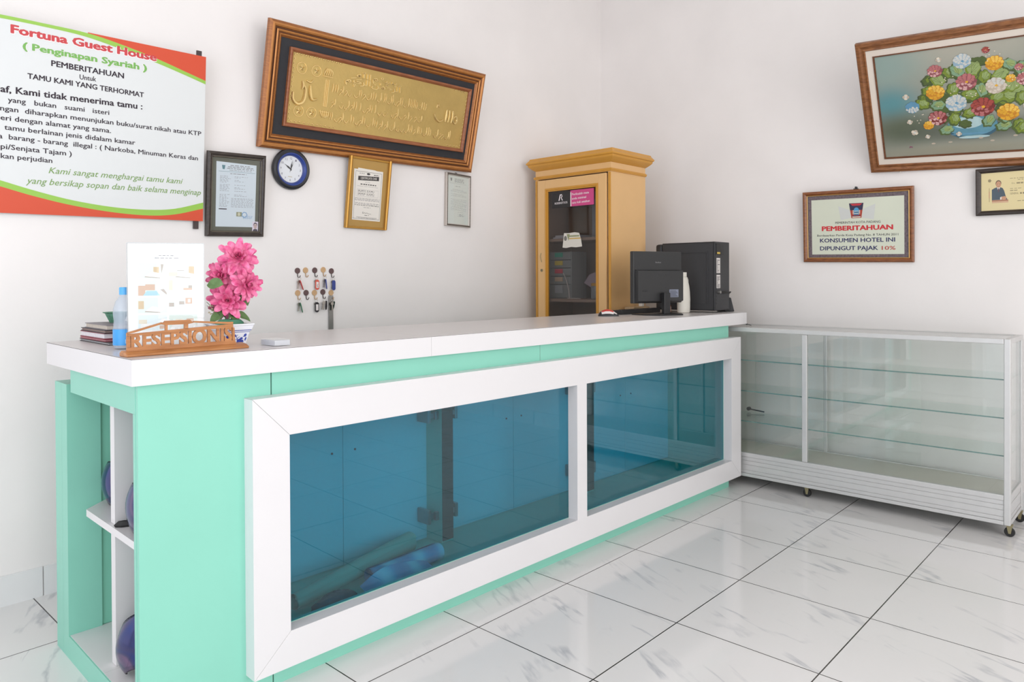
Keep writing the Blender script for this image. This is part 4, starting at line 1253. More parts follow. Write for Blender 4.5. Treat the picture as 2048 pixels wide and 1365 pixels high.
for q, (k, u, v, r) in enumerate(fl):
    c0_, c1_, c2_, c3_ = pal[k]
    z0 = zl + 0.0004 + q * 0.00004
    if k == 'petal':
        for j in range(4):
            rpetal(u, v, 0.0, r, 1.57 * j + 0.6 + u * 40, r * 0.48, ix[c1_ if j % 2 else c0_], z0 + 0.00001 * j)
        s.ell(u, v, r * 0.4, r * 0.35, ix[c2_], z0 + 0.00006, 10)
        continue
    s.ell(u, v - r * 0.04, r * 0.95, r * 0.9, ix[c0_], z0, 32, 0.04, 9)
    z1 = z0 + 0.00003
    for ring_, (n_, f0, f1, w_) in enumerate(((11, 0.42, 1.02, 0.24), (9, 0.25, 0.78, 0.22), (7, 0.08, 0.54, 0.19), (5, 0.0, 0.32, 0.13))):
        for j in range(n_):
            a = 2 * pi * (j + 0.5 * ring_) / n_ + rn.uniform(-.1, .1)
            lit = cos(a - (2.2 if k in ('red', 'redp', 'pink') else 1.2))
            c_ = c0_ if (ring_ + j) % 3 == 0 and lit < 0.2 else (c2_ if (k in ('red', 'redp', 'pink') and cos(a - 4.4) > 0.35) or (k in ('yel', 'wb', 'cream') and lit > 0.35) else c1_)
            if k == 'bluew': c_ = 'white' if sin(a) < -0.1 else 'blue'
            rpetal(u, v, f0 * r, f1 * r * rn.uniform(.94, 1.05), a, w_ * r, ix[c0_], z1); z1 += 0.000004
            rpetal(u, v, (f0 + 0.10 * (f1 - f0)) * r, f1 * r * 0.985, a + 0.05, w_ * r * 0.82, ix[c_], z1); z1 += 0.000004
    s.ell(u + 0.05 * r, v, r * 0.15, r * 0.13, ix[c3_], z1, 10, 0.15, 5)
zt_ = zl + 0.0020
for _ in range(60):
    u, v = rn.choice([(0.60, 0.61), (0.43, 0.52), (0.33, 0.32), (0.44, 0.41), (0.68, 0.45), (0.28, 0.30), (0.53, 0.43), (0.76, 0.50)])
    s.ell(u + rn.gauss(0, 0.018), v + rn.gauss(0, 0.02), 0.0032, 0.0027, ix['petal'], zt_, 7)
for u, v in ((0.33, 0.155), (0.41, 0.157), (0.55, 0.170), (0.60, 0.150), (0.70, 0.17)):
    s.ell(u, v, 0.010, 0.005, ix['creamd'], zc + 0.0006, 10)
s.tube(smoothline([(0.212, 0.138, zc + 0.0006), (0.216, 0.148, zc + 0.0006), (0.219, 0.139, zc + 0.0006), (0.223, 0.147, zc + 0.0006), (0.227, 0.137, zc + 0.0006)], 4), 0.0011, 4, ix['sig'])
s.build('canvas', pms, PA, fix=False)
b = MB(); b.lathe([(0.004, -0.02), (0.004, 0.004), (0.003, 0.006), (0, 0.006)], 8, (0.155, -0.002, 0))
b.build('nail', mat('nail_white', (226, 222, 214), rough=0.4), PA)

PE = thing('tax_notice_sign', 'brown framed tax notice sign with an emblem above the display cabinet', 'sign', matrix=hang('r', -1.7435, 1.3313, 0.0957, -0.0202, CX - 0.02))
M_brfr = wood('red_brown_frame', (116, 66, 36), (146, 88, 48), scale=(8, 30, 8), rough=0.3)
b = MB(); b.loop_frame(0.6165, 0.429, [(0, -0.018), (0, -0.002), (0.006, 0.003), (0.013, 0.003), (0.019, -0.002), (0.024, -0.007), (0.024, -0.018)])
b.build('frame', M_brfr, PE)
b = MB(); b.loop_frame(0.5705, 0.383, [(0, -0.017), (0, -0.006), (0.0025, -0.0045), (0.004, -0.006), (0.004, -0.017)])
o = b.build('gilt_line', mat('gilt_line', (214, 176, 110), rough=0.3, metal=0.5), PE); o.location = (0.023, 0.023, 0)
b = MB(); b.box(0.0265, 0.590, 0.0265, 0.4025, -0.016, -0.0115)
ms = mat('mottled_violet_mat', (112, 98, 104), rough=0.6, noise=0.4, nscale=90)
b.build('mat_board', ms, PE)
pm = [mat('notice_panel', (214, 218, 200), rough=0.5, noise=0.02, nscale=5), mat('notice_black', (52, 50, 54)), mat('notice_red', (204, 44, 54)), mat('notice_navy', (42, 40, 92)), mat('notice_brick', (186, 70, 62)),
      mat('emblem_navy', (46, 40, 70)), mat('emblem_red', (196, 50, 60)), mat('emblem_brick', (170, 62, 46)), mat('emblem_blue', (74, 150, 196)), mat('emblem_white', (226, 222, 206)), mat('emblem_ghost', (206, 208, 204))]
s = Sheet()
s.rect(0.0494, 0.046, 0.5662, 0.3782, 0, -0.0111)
s.shape([(0.2073, 0.3343), (0.2713, 0.310), (0.2800, 0.2620), (0.2213, 0.2513)], 10, -0.0108); s.shape([(0.4149, 0.3395), (0.405, 0.2484), (0.340, 0.262), (0.3470, 0.312)], 10, -0.0108)
s.shape([(0.2690, 0.3480), (0.3500, 0.3480), (0.3375, 0.2605), (0.2815, 0.2605)], 7, -0.0106)
s.shape([(0.2690, 0.3480), (0.3500, 0.3480), (0.3435, 0.3070), (0.2750, 0.3070)], 5, -0.0104)
s.shape([(0.2760, 0.3450), (0.3430, 0.3450), (0.3300, 0.3335), (0.2890, 0.3335)], 6, -0.0102)
for k in range(4): s.rect(0.289, 0.285 + k * 0.006, 0.331, 0.2882 + k * 0.006, 9, -0.0102)
s.ell(0.3100, 0.3060, 0.0145, 0.0165, 8, -0.0101, 24); s.rect(0.2955, 0.278, 0.3245, 0.302, 8, -0.0102)
for k in range(4): s.rect(0.2985, 0.280 + k * 0.0065, 0.3215, 0.2830 + k * 0.0065, 9 if k % 2 else 5, -0.0099)
s.rect(0.287, 0.2715, 0.333, 0.2750, 5, -0.0101); s.rect(0.287, 0.2640, 0.333, 0.2690, 9, -0.0101)
s.text('PEMERINTAH KOTA PADANG', (0.1896, 0.2296), (0.4415, 0.2288), 0.0130, 1, -0.0105, bold=0.004)
s.text('PEMBERITAHUAN', (0.1095, 0.1897), (0.5086, 0.1888), 0.0266, 2, -0.0105, bold=0.045)
s.text('Berdasarkan Perda Kota Padang No. 8 TAHUN 2011', (0.0818, 0.1557), (0.5349, 0.1535), 0.0122, 1, -0.0105, bold=0.004)
s.text('KONSUMEN HOTEL INI', (0.0977, 0.1194), (0.5183, 0.1181), 0.0236, 3, -0.0105, bold=0.022)
s.text('DIPUNGUT PAJAK', (0.0971, 0.0715), (0.4274, 0.0714), 0.0236, 3, -0.0105, bold=0.022)
s.text('10%', (0.4466, 0.0711), (0.5203, 0.071), 0.0218, 4, -0.0105, bold=0.014)
s.build('notice', pm, PE, fix=False)
b = MB(); b.box(0.296, 0.322, 0.4285, 0.434, -0.016, -0.008); b.lathe([(0.005, -0.018), (0.005, 0.0), (0.0065, 0.002), (0, 0.003)], 10, (0.312, 0.439, 0))
b.build('hanger', M_dark, PE)

PT = thing('portrait_frame', 'black framed cream card with a portrait of a suited man, under the painting', 'picture frame', matrix=hang('r', -0.8272, 1.5598, 0.0596, -0.0057, CX - 0.024))
b = MB(); b.loop_frame(0.42, 0.2471, [(0, -0.022), (0, -0.002), (0.005, 0.002), (0.014, 0.0), (0.024, -0.008), (0.024, -0.022)])
b.build('frame', wood('black_frame_wood', (44, 36, 34), (60, 48, 42), rough=0.35), PT)
rn = random.Random(9)
pm = [mat('cream_card', (222, 206, 158), rough=0.6), mat('suit_blue_grey', (74, 88, 98)), mat('skin_tone', (196, 148, 116)), mat('hair_brown', (104, 86, 68)), mat('shirt_white', (226, 214, 202)), mat('tie_dark', (104, 76, 86)), mat('desk_brown', (164, 106, 80)), mat('card_ink', (150, 136, 104)), mat('flag_red', (190, 130, 112)), mat('desk_light', (206, 170, 138))]
s = Sheet()
s.rect(0.0238, 0.0238, 0.3962, 0.2233, 0, -0.012)
s.shape([(0.0714, 0.077), (0.0714, 0.134), (0.082, 0.141), (0.094, 0.146), (0.108, 0.146), (0.120, 0.139), (0.126, 0.125), (0.133, 0.095), (0.143, 0.074)], 1, -0.0117)
s.shape([(0.093, 0.147), (0.101, 0.124), (0.110, 0.147)], 4, -0.0115); s.shape([(0.0985, 0.139), (0.1045, 0.139), (0.1035, 0.122), (0.101, 0.118), (0.0995, 0.122)], 5, -0.0114)
s.rect(0.0955, 0.140, 0.1075, 0.152, 2, -0.0116)
s.ell(0.101, 0.1655, 0.0128, 0.0165, 3, -0.0116, 24); s.ell(0.1012, 0.1600, 0.0112, 0.0170, 2, -0.0114, 24)
s.rect(0.0935, 0.1615, 0.0990, 0.1628, 3, -0.0112); s.rect(0.1035, 0.1615, 0.1090, 0.1628, 3, -0.0112); s.rect(0.0970, 0.1505, 0.1055, 0.1515, 5, -0.0112); s.shape([(0.1005, 0.1610), (0.1025, 0.1610), (0.1032, 0.1550), (0.0998, 0.1550)], 9, -0.0112)
s.rect(0.0718, 0.0632, 0.1440, 0.0790, 9, -0.0116); s.rect(0.0718, 0.0725, 0.1440, 0.0775, 6, -0.0115)
s.ell(0.125, 0.0875, 0.0115, 0.0095, 2, -0.0112, 18, 0.08, 5); s.shape([(0.108, 0.092), (0.117, 0.096), (0.117, 0.081), (0.108, 0.080)], 4, -0.0113)
s.rect(0.0592, 0.0709, 0.0612, 0.143, 7, -0.0116); s.rect(0.0588, 0.090, 0.0616, 0.125, 8, -0.0114); s.ell(0.0618, 0.182, 0.0075, 0.008, 7, -0.0116, 14, 0.2, 5)
s.words(0.1517, 0.330, 0.1854, 0.0026, 7, -0.0116, rn); s.words(0.185, 0.29, 0.1775, 0.0026, 7, -0.0116, rn)
s.text('Drs.', (0.1592, 0.1576), (0.1740, 0.1574), 0.0085, 7, -0.0116); s.words(0.180, 0.315, 0.1575, 0.007, 7, -0.0116, rn, w=(0.008, 0.016))
s.words(0.1516, 0.20, 0.133, 0.0024, 7, -0.0116, rn); s.words(0.1516, 0.188, 0.1221, 0.004, 7, -0.0116, rn)
s.text('GENERAL', (0.1515, 0.1039), (0.1890, 0.1035), 0.0098, 7, -0.0116, bold=0.004); s.words(0.195, 0.29, 0.1035, 0.009, 7, -0.0116, rn, w=(0.007, 0.012))
s.words(0.1834, 0.30, 0.0678, 0.003, 7, -0.0116, rn)
s.build('portrait_card', pm, PT, fix=False)

# ------------------------------------------------------------------ things on the countertop
Z = ZT + 0.0003
def loc2w(x, y, z=Z):
    return (CB[0] + cos(CT) * x - sin(CT) * y, CB[1] + sin(CT) * x + cos(CT) * y, z)

# wooden name board with cut-out letters
SG = thing('name_sign', 'carved wooden desk sign with cut-out letters at the counter corner', 'sign', (0.7225, 2.068, Z), 0.03)
M_or = wood('orange_brown_wood', (164, 106, 60), (190, 130, 80), scale=(4, 30, 30), rough=0.42)
b = MB()
b.prism([(0.0, 0.0), (0.052, 0.0), (0.052, 0.010), (0.040, 0.016), (0.014, 0.012), (0.0, 0.006)], 0.0, 0.350, ax='x')
b.build('base', M_or, SG, bevel=0.002)
b = MB()
ty = 0.024
def brd(pts):
    b.prism(pts, ty, ty + 0.008, ax='y')
brd([(0.010, 0.0135), (0.322, 0.0135), (0.318, 0.024), (0.010, 0.024)])                       # lower rail
brd([(0.012, 0.0545), (0.312, 0.0635), (0.312, 0.073), (0.30, 0.0735), (0.012, 0.0605)])       # upper rail
brd([(0.010, 0.0245), (0.018, 0.0245), (0.018, 0.054), (0.010, 0.054)])
brd([(0.010, 0.0548), (0.0115, 0.0548), (0.0115, 0.064), (0.010, 0.063)])
brd([(0.310, 0.0245), (0.318, 0.0245), (0.316, 0.063), (0.310, 0.063)])
brd([(0.012, 0.0610), (0.030, 0.0640), (0.103, 0.0835), (0.103, 0.0885), (0.028, 0.0690), (0.012, 0.0650)])    # left slope
brd([(0.098, 0.0835), (0.108, 0.0880), (0.112, 0.0920), (0.182, 0.0920), (0.186, 0.0880), (0.192, 0.0830), (0.176, 0.0800), (0.112, 0.0800)])
brd([(0.112, 0.0640), (0.118, 0.0640), (0.118, 0.0799), (0.112, 0.0799)])
brd([(0.166, 0.0660), (0.176, 0.0660), (0.176, 0.0799), (0.166, 0.0799)])
brd([(0.190, 0.0835), (0.300, 0.0738), (0.312, 0.0738), (0.312, 0.0800), (0.300, 0.0800), (0.194, 0.0880)])
vs_, fs, tx0, tx1 = text_mesh('RESEPSIONIS', 0.034, 0, 3)
q = (0.309 - 0.020) / (tx1 - tx0)
n0 = len(vs_)
def lz(x, y):
    t = (x - tx0) / (tx1 - tx0)
    z0, z1 = 0.0225, 0.0570 + 0.009 * t
    return z0 + (z1 - z0) * max(-0.03, min(1.03, y / 0.69))
P3 = [(0.020 + (x - tx0) * q, ty + 0.0008, lz(x, y)) for x, y, _ in vs_]
P4 = [(p[0], ty + 0.0072, p[2]) for p in P3]
ec = {}
for f in fs:
    for i in range(len(f)):
        e = (f[i], f[(i + 1) % len(f)])
        ec[e] = 1
side = [(e[0], e[1], e[1] + n0, e[0] + n0) for e in ec if (e[1], e[0]) not in ec]
b.add(P3 + P4, [tuple(f) for f in fs] + [tuple(i + n0 for i in f[::-1]) for f in fs] + side)
ob = b.build('letter_board', M_or, SG)

# acrylic stand with the room photographs
va, vb_ = Vector((0.8062, 2.3018)), Vector((0.9968, 2.2150))
an = math.atan2(vb_.y - va.y, vb_.x - va.x)
AW = (vb_ - va).length
AC = thing('menu_stand', 'clear acrylic stand with a white sheet of eight room photos on the counter', 'display stand', (va.x, va.y, Z), an)
b = MB()
b.box(0, AW, -0.0042, -0.0012, 0.004, 0.317); b.box(0, AW, 0.0012, 0.0042, 0.004, 0.317)
b.box(-0.001, 0.0, -0.0042, 0.0042, 0.004, 0.317, 1); b.box(AW, AW + 0.001, -0.0042, 0.0042, 0.004, 0.317, 1); b.box(0, AW, -0.0042, 0.0042, 0.3172, 0.3185, 1)
b.box(0.0, AW - 0.03, -0.040, 0.010, 0, 0.0035)
b.build('acrylic', [G_clear, mat('acrylic_edge', (196, 200, 204), rough=0.2)], AC)
pm = [mat('bright_paper', (250, 250, 250), rough=0.7), mat('ph_wall', (226, 238, 232)), mat('ph_wall_blue', (228, 240, 243)), mat('ph_wood', (214, 192, 160)), mat('ph_bed', (244, 244, 242)), mat('ph_shade', (186, 176, 168)), mat('ph_terra', (216, 186, 166)), mat('ph_blue', (178, 216, 232)), mat('ph_beige', (230, 222, 204)), M_inkg]
def dvert(u, v, z): return (u, v, z)
s = Sheet()
s.rect(0.001, 0.006, AW - 0.001, 0.3165, 0, 0.0)
u0s, v0s, pw2, ph2 = (0.028, 0.112), (0.212, 0.160, 0.108, 0.056), 0.078, 0.046
rn = random.Random(4)
s.words(0.085, 0.125, 0.279, 0.0022, 9, 0.0002, rn, w=(0.006, 0.012)); s.words(0.074, 0.140, 0.272, 0.0022, 9, 0.0002, rn, w=(0.006, 0.014))
for r in range(4):
    for c in range(2):
        u, v = u0s[c], v0s[r]
        s.rect(u, v, u + pw2, v + ph2, 2 if (r + c) % 2 else 1, 0.0002)
        k = r * 2 + c
        if k in (0, 1, 4):
            x = u + (0.042 if k == 0 else 0.055 if k == 1 else 0.001)
            s.rect(x, v + 0.012, x + 0.015, v + (0.036 if k else 0.034), 3, 0.0004)
            s.shape([(u + 0.02, v + 0.006), (u + 0.060, v + 0.002), (u + 0.074, v + 0.012), (u + 0.038, v + 0.02)], 4, 0.0005)
            s.shape([(u + 0.02, v + 0.006), (u + 0.060, v + 0.002), (u + 0.060, v), (u + 0.018, v + 0.003)], 5, 0.0005)
            if k == 0:
                s.shape([(u + 0.062, v + 0.042), (u + 0.070, v + 0.042), (u + 0.064, v + 0.014)], 5, 0.0005)
            if k == 1:
                s.rect(u, v + 0.006, u + 0.024, v + 0.018, 8, 0.0004); s.rect(u + 0.023, v + 0.022, u + 0.042, v + 0.024, 5, 0.0005)
        elif k == 2:
            s.rect(u + 0.001, v, u + 0.020, v + 0.030, 6, 0.0003); s.rect(u + 0.02, v + 0.016, u + 0.046, v + 0.034, 6, 0.0004)
            s.shape([(u + 0.014, v), (u + 0.024, v + 0.014), (u + 0.050, v + 0.014), (u + 0.06, v)], 7, 0.0005); s.shape([(u + 0.06, v + 0.018), (u + 0.07, v + 0.02), (u + pw2, v + 0.008), (u + pw2, v + 0.002)], 5, 0.0005)
            s.rect(u + 0.048, v + 0.016, u + 0.06, v + 0.04, 4, 0.0005)
        elif k == 3:
            s.rect(u, v + 0.016, u + 0.01, v + 0.046, 8, 0.0004); s.shape([(u, v), (u, v + 0.014), (u + 0.04, v + 0.016), (u + 0.06, v + 0.006), (u + 0.05, v)], 4, 0.0005)
            s.rect(u + 0.040, v + 0.016, u + 0.064, v + 0.022, 6, 0.0005); s.rect(u + 0.054, v + 0.022, u + 0.064, v + 0.030, 5, 0.0006)
        elif k == 5:
            s.rect(u, v + 0.018, u + 0.014, v + 0.030, 5, 0.0004); s.rect(u + 0.028, v + 0.024, u + 0.042, v + 0.034, 5, 0.0004); s.rect(u + 0.045, v + 0.026, u + 0.064, v + 0.044, 6, 0.0004); s.rect(u + 0.052, v + 0.03, u + 0.059, v + 0.04, 4, 0.0006)
            s.shape([(u, v), (u, v + 0.017), (u + 0.05, v + 0.017), (u + 0.066, v + 0.004), (u + 0.06, v)], 4, 0.0005)
        elif k == 6:
            s.rect(u + 0.002, v + 0.02, u + 0.024, v + 0.032, 8, 0.0004); s.shape([(u + 0.006, v + 0.006), (u + 0.008, v + 0.02), (u + 0.034, v + 0.02), (u + 0.05, v + 0.008)], 4, 0.0005); s.rect(u + 0.058, v + 0.004, u + 0.076, v + 0.014, 6, 0.0005); s.ell(u + 0.068, v + 0.026, 0.008, 0.010, 4, 0.0005)
        else:
            s.rect(u + 0.018, v + 0.022, u + 0.038, v + 0.032, 8, 0.0004); s.rect(u + 0.048, v + 0.022, u + 0.068, v + 0.033, 6, 0.0004)
            s.shape([(u, v), (u + 0.014, v + 0.022), (u + 0.036, v + 0.022), (u + 0.036, v)], 4, 0.0005); s.shape([(u + 0.042, v), (u + 0.046, v + 0.022), (u + 0.068, v + 0.022), (u + pw2, v + 0.01), (u + pw2, v)], 4, 0.0005)
o = s.build('photo_sheet', pm, AC, fix=False)
o.matrix_local = Matrix(((1, 0, 0, 0), (0, 0, -1, 0.0), (0, 1, 0, 0), (0, 0, 0, 1)))

# water bottle behind the stand
BT = thing('water_bottle', 'clear water bottle with a blue label and cap beside the acrylic stand', 'bottle', (0.815, 2.350, Z))
b = MB(); b.lathe([(0.020, 0.0), (0.029, 0.003), (0.0315, 0.010), (0.0315, 0.055), (0.0300, 0.075), (0.0290, 0.085), (0.0315, 0.105), (0.0310, 0.120), (0.025, 0.142), (0.015, 0.157), (0.0125, 0.162), (0.0125, 0.166)], 28)
mb_ = bpy.data.materials.new('water_plastic'); mb_.use_nodes = True
pb = mb_.node_tree.nodes['Principled BSDF']
pb.inputs['Base Color'].default_value = rgb(206, 218, 232); pb.inputs['Roughness'].default_value = 0.12; pb.inputs['Alpha'].default_value = 0.42
b.build('body', mb_, BT, smooth=True)
b = MB(); b.lathe([(0.0322, 0.012), (0.0322, 0.060)], 28, cap=False); b.box(-0.010, 0.002, -0.0334, -0.0326, 0.018, 0.030, 1); b.box(-0.0085, 0.0005, -0.0337, -0.0333, 0.0195, 0.0285, 0)
b.build('label', [mat('label_blue', (66, 158, 226), rough=0.4), mat('label_white', (200, 226, 244), rough=0.4)], BT, smooth=True, fix=False)
b = MB(); b.lathe([(0.0142, 0.163), (0.0142, 0.183), (0.0130, 0.1855), (0, 0.1855)], 24)
b.build('cap', mat('cap_blue', (88, 174, 236), rough=0.4), BT, smooth=True)

# stack of books, bottom to top
def book(lab, x, y, z, w, d, h, rz, cover, pages, name='book', soft=False):
    t = thing(name, lab, 'book', loc2w(x, y, z), CT + rz)
    c = 0.0012 if soft else 0.0022
    b = MB(); b.box(0, w, 0, d, 0, c); b.box(0, w, 0, d, h - c, h); b.box(w - c, w, 0, d, c, h - c)
    b.build('cover', mat('cover_%d_%d_%d' % cover, cover, rough=0.5), t, bevel=0.0006)
    b = MB(); b.box(0.003, w - c - 0.0003, 0.003, d - 0.003, c + 0.0002, h - c - 0.0002)
    b.build('pages', mat('pages_%d_%d_%d' % pages, pages, rough=0.8, noise=0.08, nscale=120), t)
zz = Z
bk = [('thin grey notebook with dark cover at the bottom of the book stack', .0735, .460, .195, .295, .0085, 0.0, (66, 62, 66), (196, 196, 198), 'notebook'),
      ('thin pink notebook second from the bottom of the book stack', .0770, .505, .185, .25, .0070, 0.01, (150, 66, 78), (236, 190, 194), 'notebook'),
      ('thick book with dark red cover and white pages in the stack', .0775, .520, .180, .235, .0190, 0.01, (132, 44, 62), (230, 226, 230), 'book'),
      ('charcoal black ledger below the top book of the stack', .0775, .510, .165, .245, .0105, 0.0, (62, 60, 64), (150, 128, 122), 'book'),
      ('grey hardback on top of the book stack', .0810, .505, .155, .225, .0165, -0.01, (128, 122, 128), (200, 190, 178), 'book')]
for lab, x, y, w, d, h, rz, cv, pg, nm in bk:
    book(lab, x, y, zz, w, d, h, rz, cv, pg, nm)
    zz += h + 0.0002
BK = thing('basket', 'small green plastic basket on top of the stacked books', 'basket', loc2w(.158, .650, zz))
b = MB(); b.lathe([(0.0, 0.0), (0.022, 0.0), (0.026, 0.010), (0.0265, 0.010), (0.031, 0.020), (0.0315, 0.020), (0.036, 0.031), (0.043, 0.034), (0.0435, 0.036), (0.036, 0.036), (0.034, 0.034), (0.023, 0.004), (0, 0.004)], 12)
b.build('body', mat('green_plastic', (92, 146, 118), rough=0.45, noise=0.3, nscale=120), BK)

# blue and white pot with artificial flowers
FP = thing('flower_pot', 'blue and white rectangular pot of artificial pink flowers beside the wooden sign', 'flower pot', (1.0660, 2.190, Z), -0.035)
M_por = mat('white_porcelain', (236, 238, 246), rough=0.18, coat=0.4)
M_cob = mat('cobalt_blue', (58, 76, 172), rough=0.25)
b = MB()
def ring(hx, hy, z):
    hx *= 0.70
    return [(-hx, -hy, z), (hx, -hy, z), (hx, hy, z), (-hx, hy, z)]
lv_ = [(0.050, 0.026, 0.0), (0.053, 0.029, 0.004), (0.067, 0.041, 0.046), (0.067, 0.041, 0.048), (0.073, 0.047, 0.052), (0.077, 0.051, 0.064), (0.080, 0.054, 0.066), (0.080, 0.054, 0.070), (0.070, 0.044, 0.070), (0.066, 0.040, 0.052)]
vv = []
for q in lv_: vv += ring(*q)
ff = [(3, 2, 1, 0)]
for i in range(len(lv_) - 1):
    for k in range(4): ff.append((i * 4 + k, i * 4 + (k + 1) % 4, i * 4 + 4 + (k + 1) % 4, i * 4 + 4 + k))
ff.append(tuple(range(len(lv_) * 4 - 4, len(lv_) * 4)))
b.add(vv, ff)
b.build('pot', M_por, FP, bevel=0.0015)
s = Sheet()
def face(s_, kind):
    rn = random.Random(31)
    if kind == 'front':
        def T(u, v): return (0.70 * u * (0.0525 + (v - 0.004) / 0.042 * 0.0140) / 0.06, -(0.029 + (v - 0.004) / 0.042 * 0.012) - 0.0006, v)
    else:
        def T(u, v): return (0.70 * (0.053 + (v - 0.004) / 0.042 * 0.014) + 0.0006, u * (0.029 + (v - 0.004) / 0.042 * 0.012) / 0.06, v)
    def pl(pts): s_.poly([T(*p) for p in pts])
    def el(u, v, a, c, n=12, w=0.15, k=5): pl([(u + a * cos(2 * pi * i / n) * (1 + w * cos(k * 2 * pi * i / n)), v + c * sin(2 * pi * i / n) * (1 + w * cos(k * 2 * pi * i / n))) for i in range(n)])
    pl([(-0.059, 0.0435), (0.059, 0.0435), (0.059, 0.0450), (-0.059, 0.0450)])
    for u, v, a, c in ((-0.045, 0.014, 0.009, 0.007), (-0.030, 0.030, 0.010, 0.006), (0.022, 0.016, 0.013, 0.008), (0.036, 0.014, 0.008, 0.006), (0.044, 0.034, 0.006, 0.005), (0.030, 0.024, 0.007, 0.004), (-0.004, 0.033, 0.007, 0.004), (-0.012, 0.012, 0.006, 0.003), (0.050, 0.022, 0.004, 0.006), (-0.052, 0.033, 0.005, 0.004)):
        el(u, v, a, c)
    for p0, p1 in (((-0.02, 0.02), (0.012, 0.036)), ((0.0, 0.038), (0.016, 0.018)), ((0.004, 0.020), (0.020, 0.030)), ((0.035, 0.03), (0.048, 0.030))):
        dx_, dy_ = p1[0] - p0[0], p1[1] - p0[1]; l = sqrt(dx_ * dx_ + dy_ * dy_); n_ = (-dy_ / l * 0.0009, dx_ / l * 0.0009)
        pl([(p0[0] - n_[0], p0[1] - n_[1]), (p1[0] - n_[0], p1[1] - n_[1]), (p1[0] + n_[0], p1[1] + n_[1]), (p0[0] + n_[0], p0[1] + n_[1])])
face(s, 'front'); face(s, 'side')
s.box(-0.0490, 0.0490, -0.0450, -0.0445, 0.0488, 0.0502); s.box(0.0491, 0.0496, -0.044, 0.044, 0.0488, 0.0502)
s.build('painted_pattern', M_cob, FP, fix=False)
b = MB(); b.box(-0.0455, 0.0455, -0.0395, 0.0395, 0.0525, 0.066)
b.build('soil', mat('brown_soil', (136, 92, 56), rough=0.8, noise=0.2, nscale=60, bump=0.4, bscale=90), FP)
b = MB(); b.lathe([(0.046, 0.066), (0.044, 0.074), (0.034, 0.082), (0.0, 0.085)], 20, (0, 0, 0), sx=0.95, sy=0.8)
b.build('moss_base', mat('green_foam', (72, 132, 104), rough=0.7, noise=0.2, nscale=50, bump=0.5, bscale=120), FP, smooth=True)
M_pet = bpy.data.materials.new('pink_petal'); M_pet.use_nodes = True
nt = M_pet.node_tree; pb = nt.nodes['Principled BSDF']; pb.inputs['Roughness'].default_value = 0.6
n_ = nt.nodes.new('ShaderNodeTexNoise'); n_.inputs['Scale'].default_value = 55; n_.inputs['Detail'].default_value = 3
tc = nt.nodes.new('ShaderNodeTexCoord'); r_ = nt.nodes.new('ShaderNodeValToRGB')
r_.color_ramp.elements[0].position = 0.35; r_.color_ramp.elements[0].color = rgb(222, 84, 142)
r_.color_ramp.elements[1].position = 0.68; r_.color_ramp.elements[1].color = rgb(248, 150, 188)
nt.links.new(tc.outputs['Object'], n_.inputs['Vector']); nt.links.new(n_.outputs['Fac'], r_.inputs[0]); nt.links.new(r_.outputs[0], pb.inputs['Base Color'])
pb.inputs['Subsurface Weight'].default_value = 0.12; pb.inputs['Subsurface Radius'].default_value = (0.01, 0.004, 0.004)
M_leaf = mat('silk_leaf', (98, 128, 76), rough=0.6, noise=0.25, nscale=40)
M_stem = mat('stem_green', (92, 110, 74), rough=0.6)
def petal(b, base, direction, normal, ln, wd, rn, cup):
    d = direction.normalized(); n = (normal - d * normal.dot(d)).normalized(); sd = d.cross(n)
    rows, cols_ = 6, 5
    vs_ = []
    for i in range(rows):
        t = i / (rows - 1)
        w = wd * (0.22 + 0.78 * sin(pi * min(1, 0.12 + 0.62 * t))) * (1 if t < 0.95 else 0.86)
        for j in range(cols_):
            q = (j / (cols_ - 1) - 0.5) * 2
            p = base + d * ln * t * (1 - 0.10 * q * q * t) + sd * w * q * 0.5
            p += n * (cup * ln * (t * t) * 0.9 - 0.25 * ln * max(0, t - 0.6) + 0.14 * wd * q * q + rn.uniform(-1, 1) * 0.05 * ln * t)
            vs_.append(p)
    fs = [(i * cols_ + j, i * cols_ + j + 1, (i + 1) * cols_ + j + 1, (i + 1) * cols_ + j) for i in range(rows - 1) for j in range(cols_ - 1)]
    b.add(vs_, fs)
def bloom(center, facing, R, rn):
    b = MB()
    f = Vector(facing).normalized(); a = f.orthogonal().normalized(); c2 = f.cross(a)
    C_ = Vector(center)
    for lay, (n_p, tilt, ln, wd) in enumerate(((10, -0.45, 1.10, 0.46), (11, -0.10, 1.10, 0.40), (10, 0.28, 0.94, 0.38), (8, 0.70, 0.70, 0.32), (5, 1.12, 0.44, 0.26))):
        for k in range(n_p):
            an_ = 2 * pi * (k + 0.5 * lay + rn.uniform(-.18, .18)) / n_p
            rad = a * cos(an_) + c2 * sin(an_)
            ti = tilt + rn.uniform(-.26, .26)
            d = rad * cos(ti) + f * sin(ti)
            nn = f * cos(ti) - rad * sin(ti)
            petal(b, C_ + f * (0.02 * R * lay), d, nn, R * ln * rn.uniform(.88, 1.08), R * wd * rn.uniform(.9, 1.1), rn, 0.14 + 0.08 * lay)
    return b
Mi = Matrix.Translation((1.0660, 2.190, Z)) @ Matrix.Rotation(-0.035, 4, 'Z')
Mi = Mi.inverted()
rn = random.Random(17)
bl = [((1.0953, 2.190, 1.3061), (-0.45, -0.85, 0.35), 0.0575), ((1.0590, 2.2250, 1.2481), (-0.85, -0.55, 0.2), 0.0500), ((1.1127, 2.1720, 1.2194), (0.25, -0.95, 0.0), 0.0500), ((1.0705, 2.2080, 1.1690), (-0.5, -0.85, 0.1), 0.0575)]
heads = []
for c, f, R in bl:
    p = Mi @ Vector(c); heads.append(p)
    b = bloom(p, f, R, rn)
    b.build('bloom', M_pet, FP, smooth=True, fix=False)
b = MB()
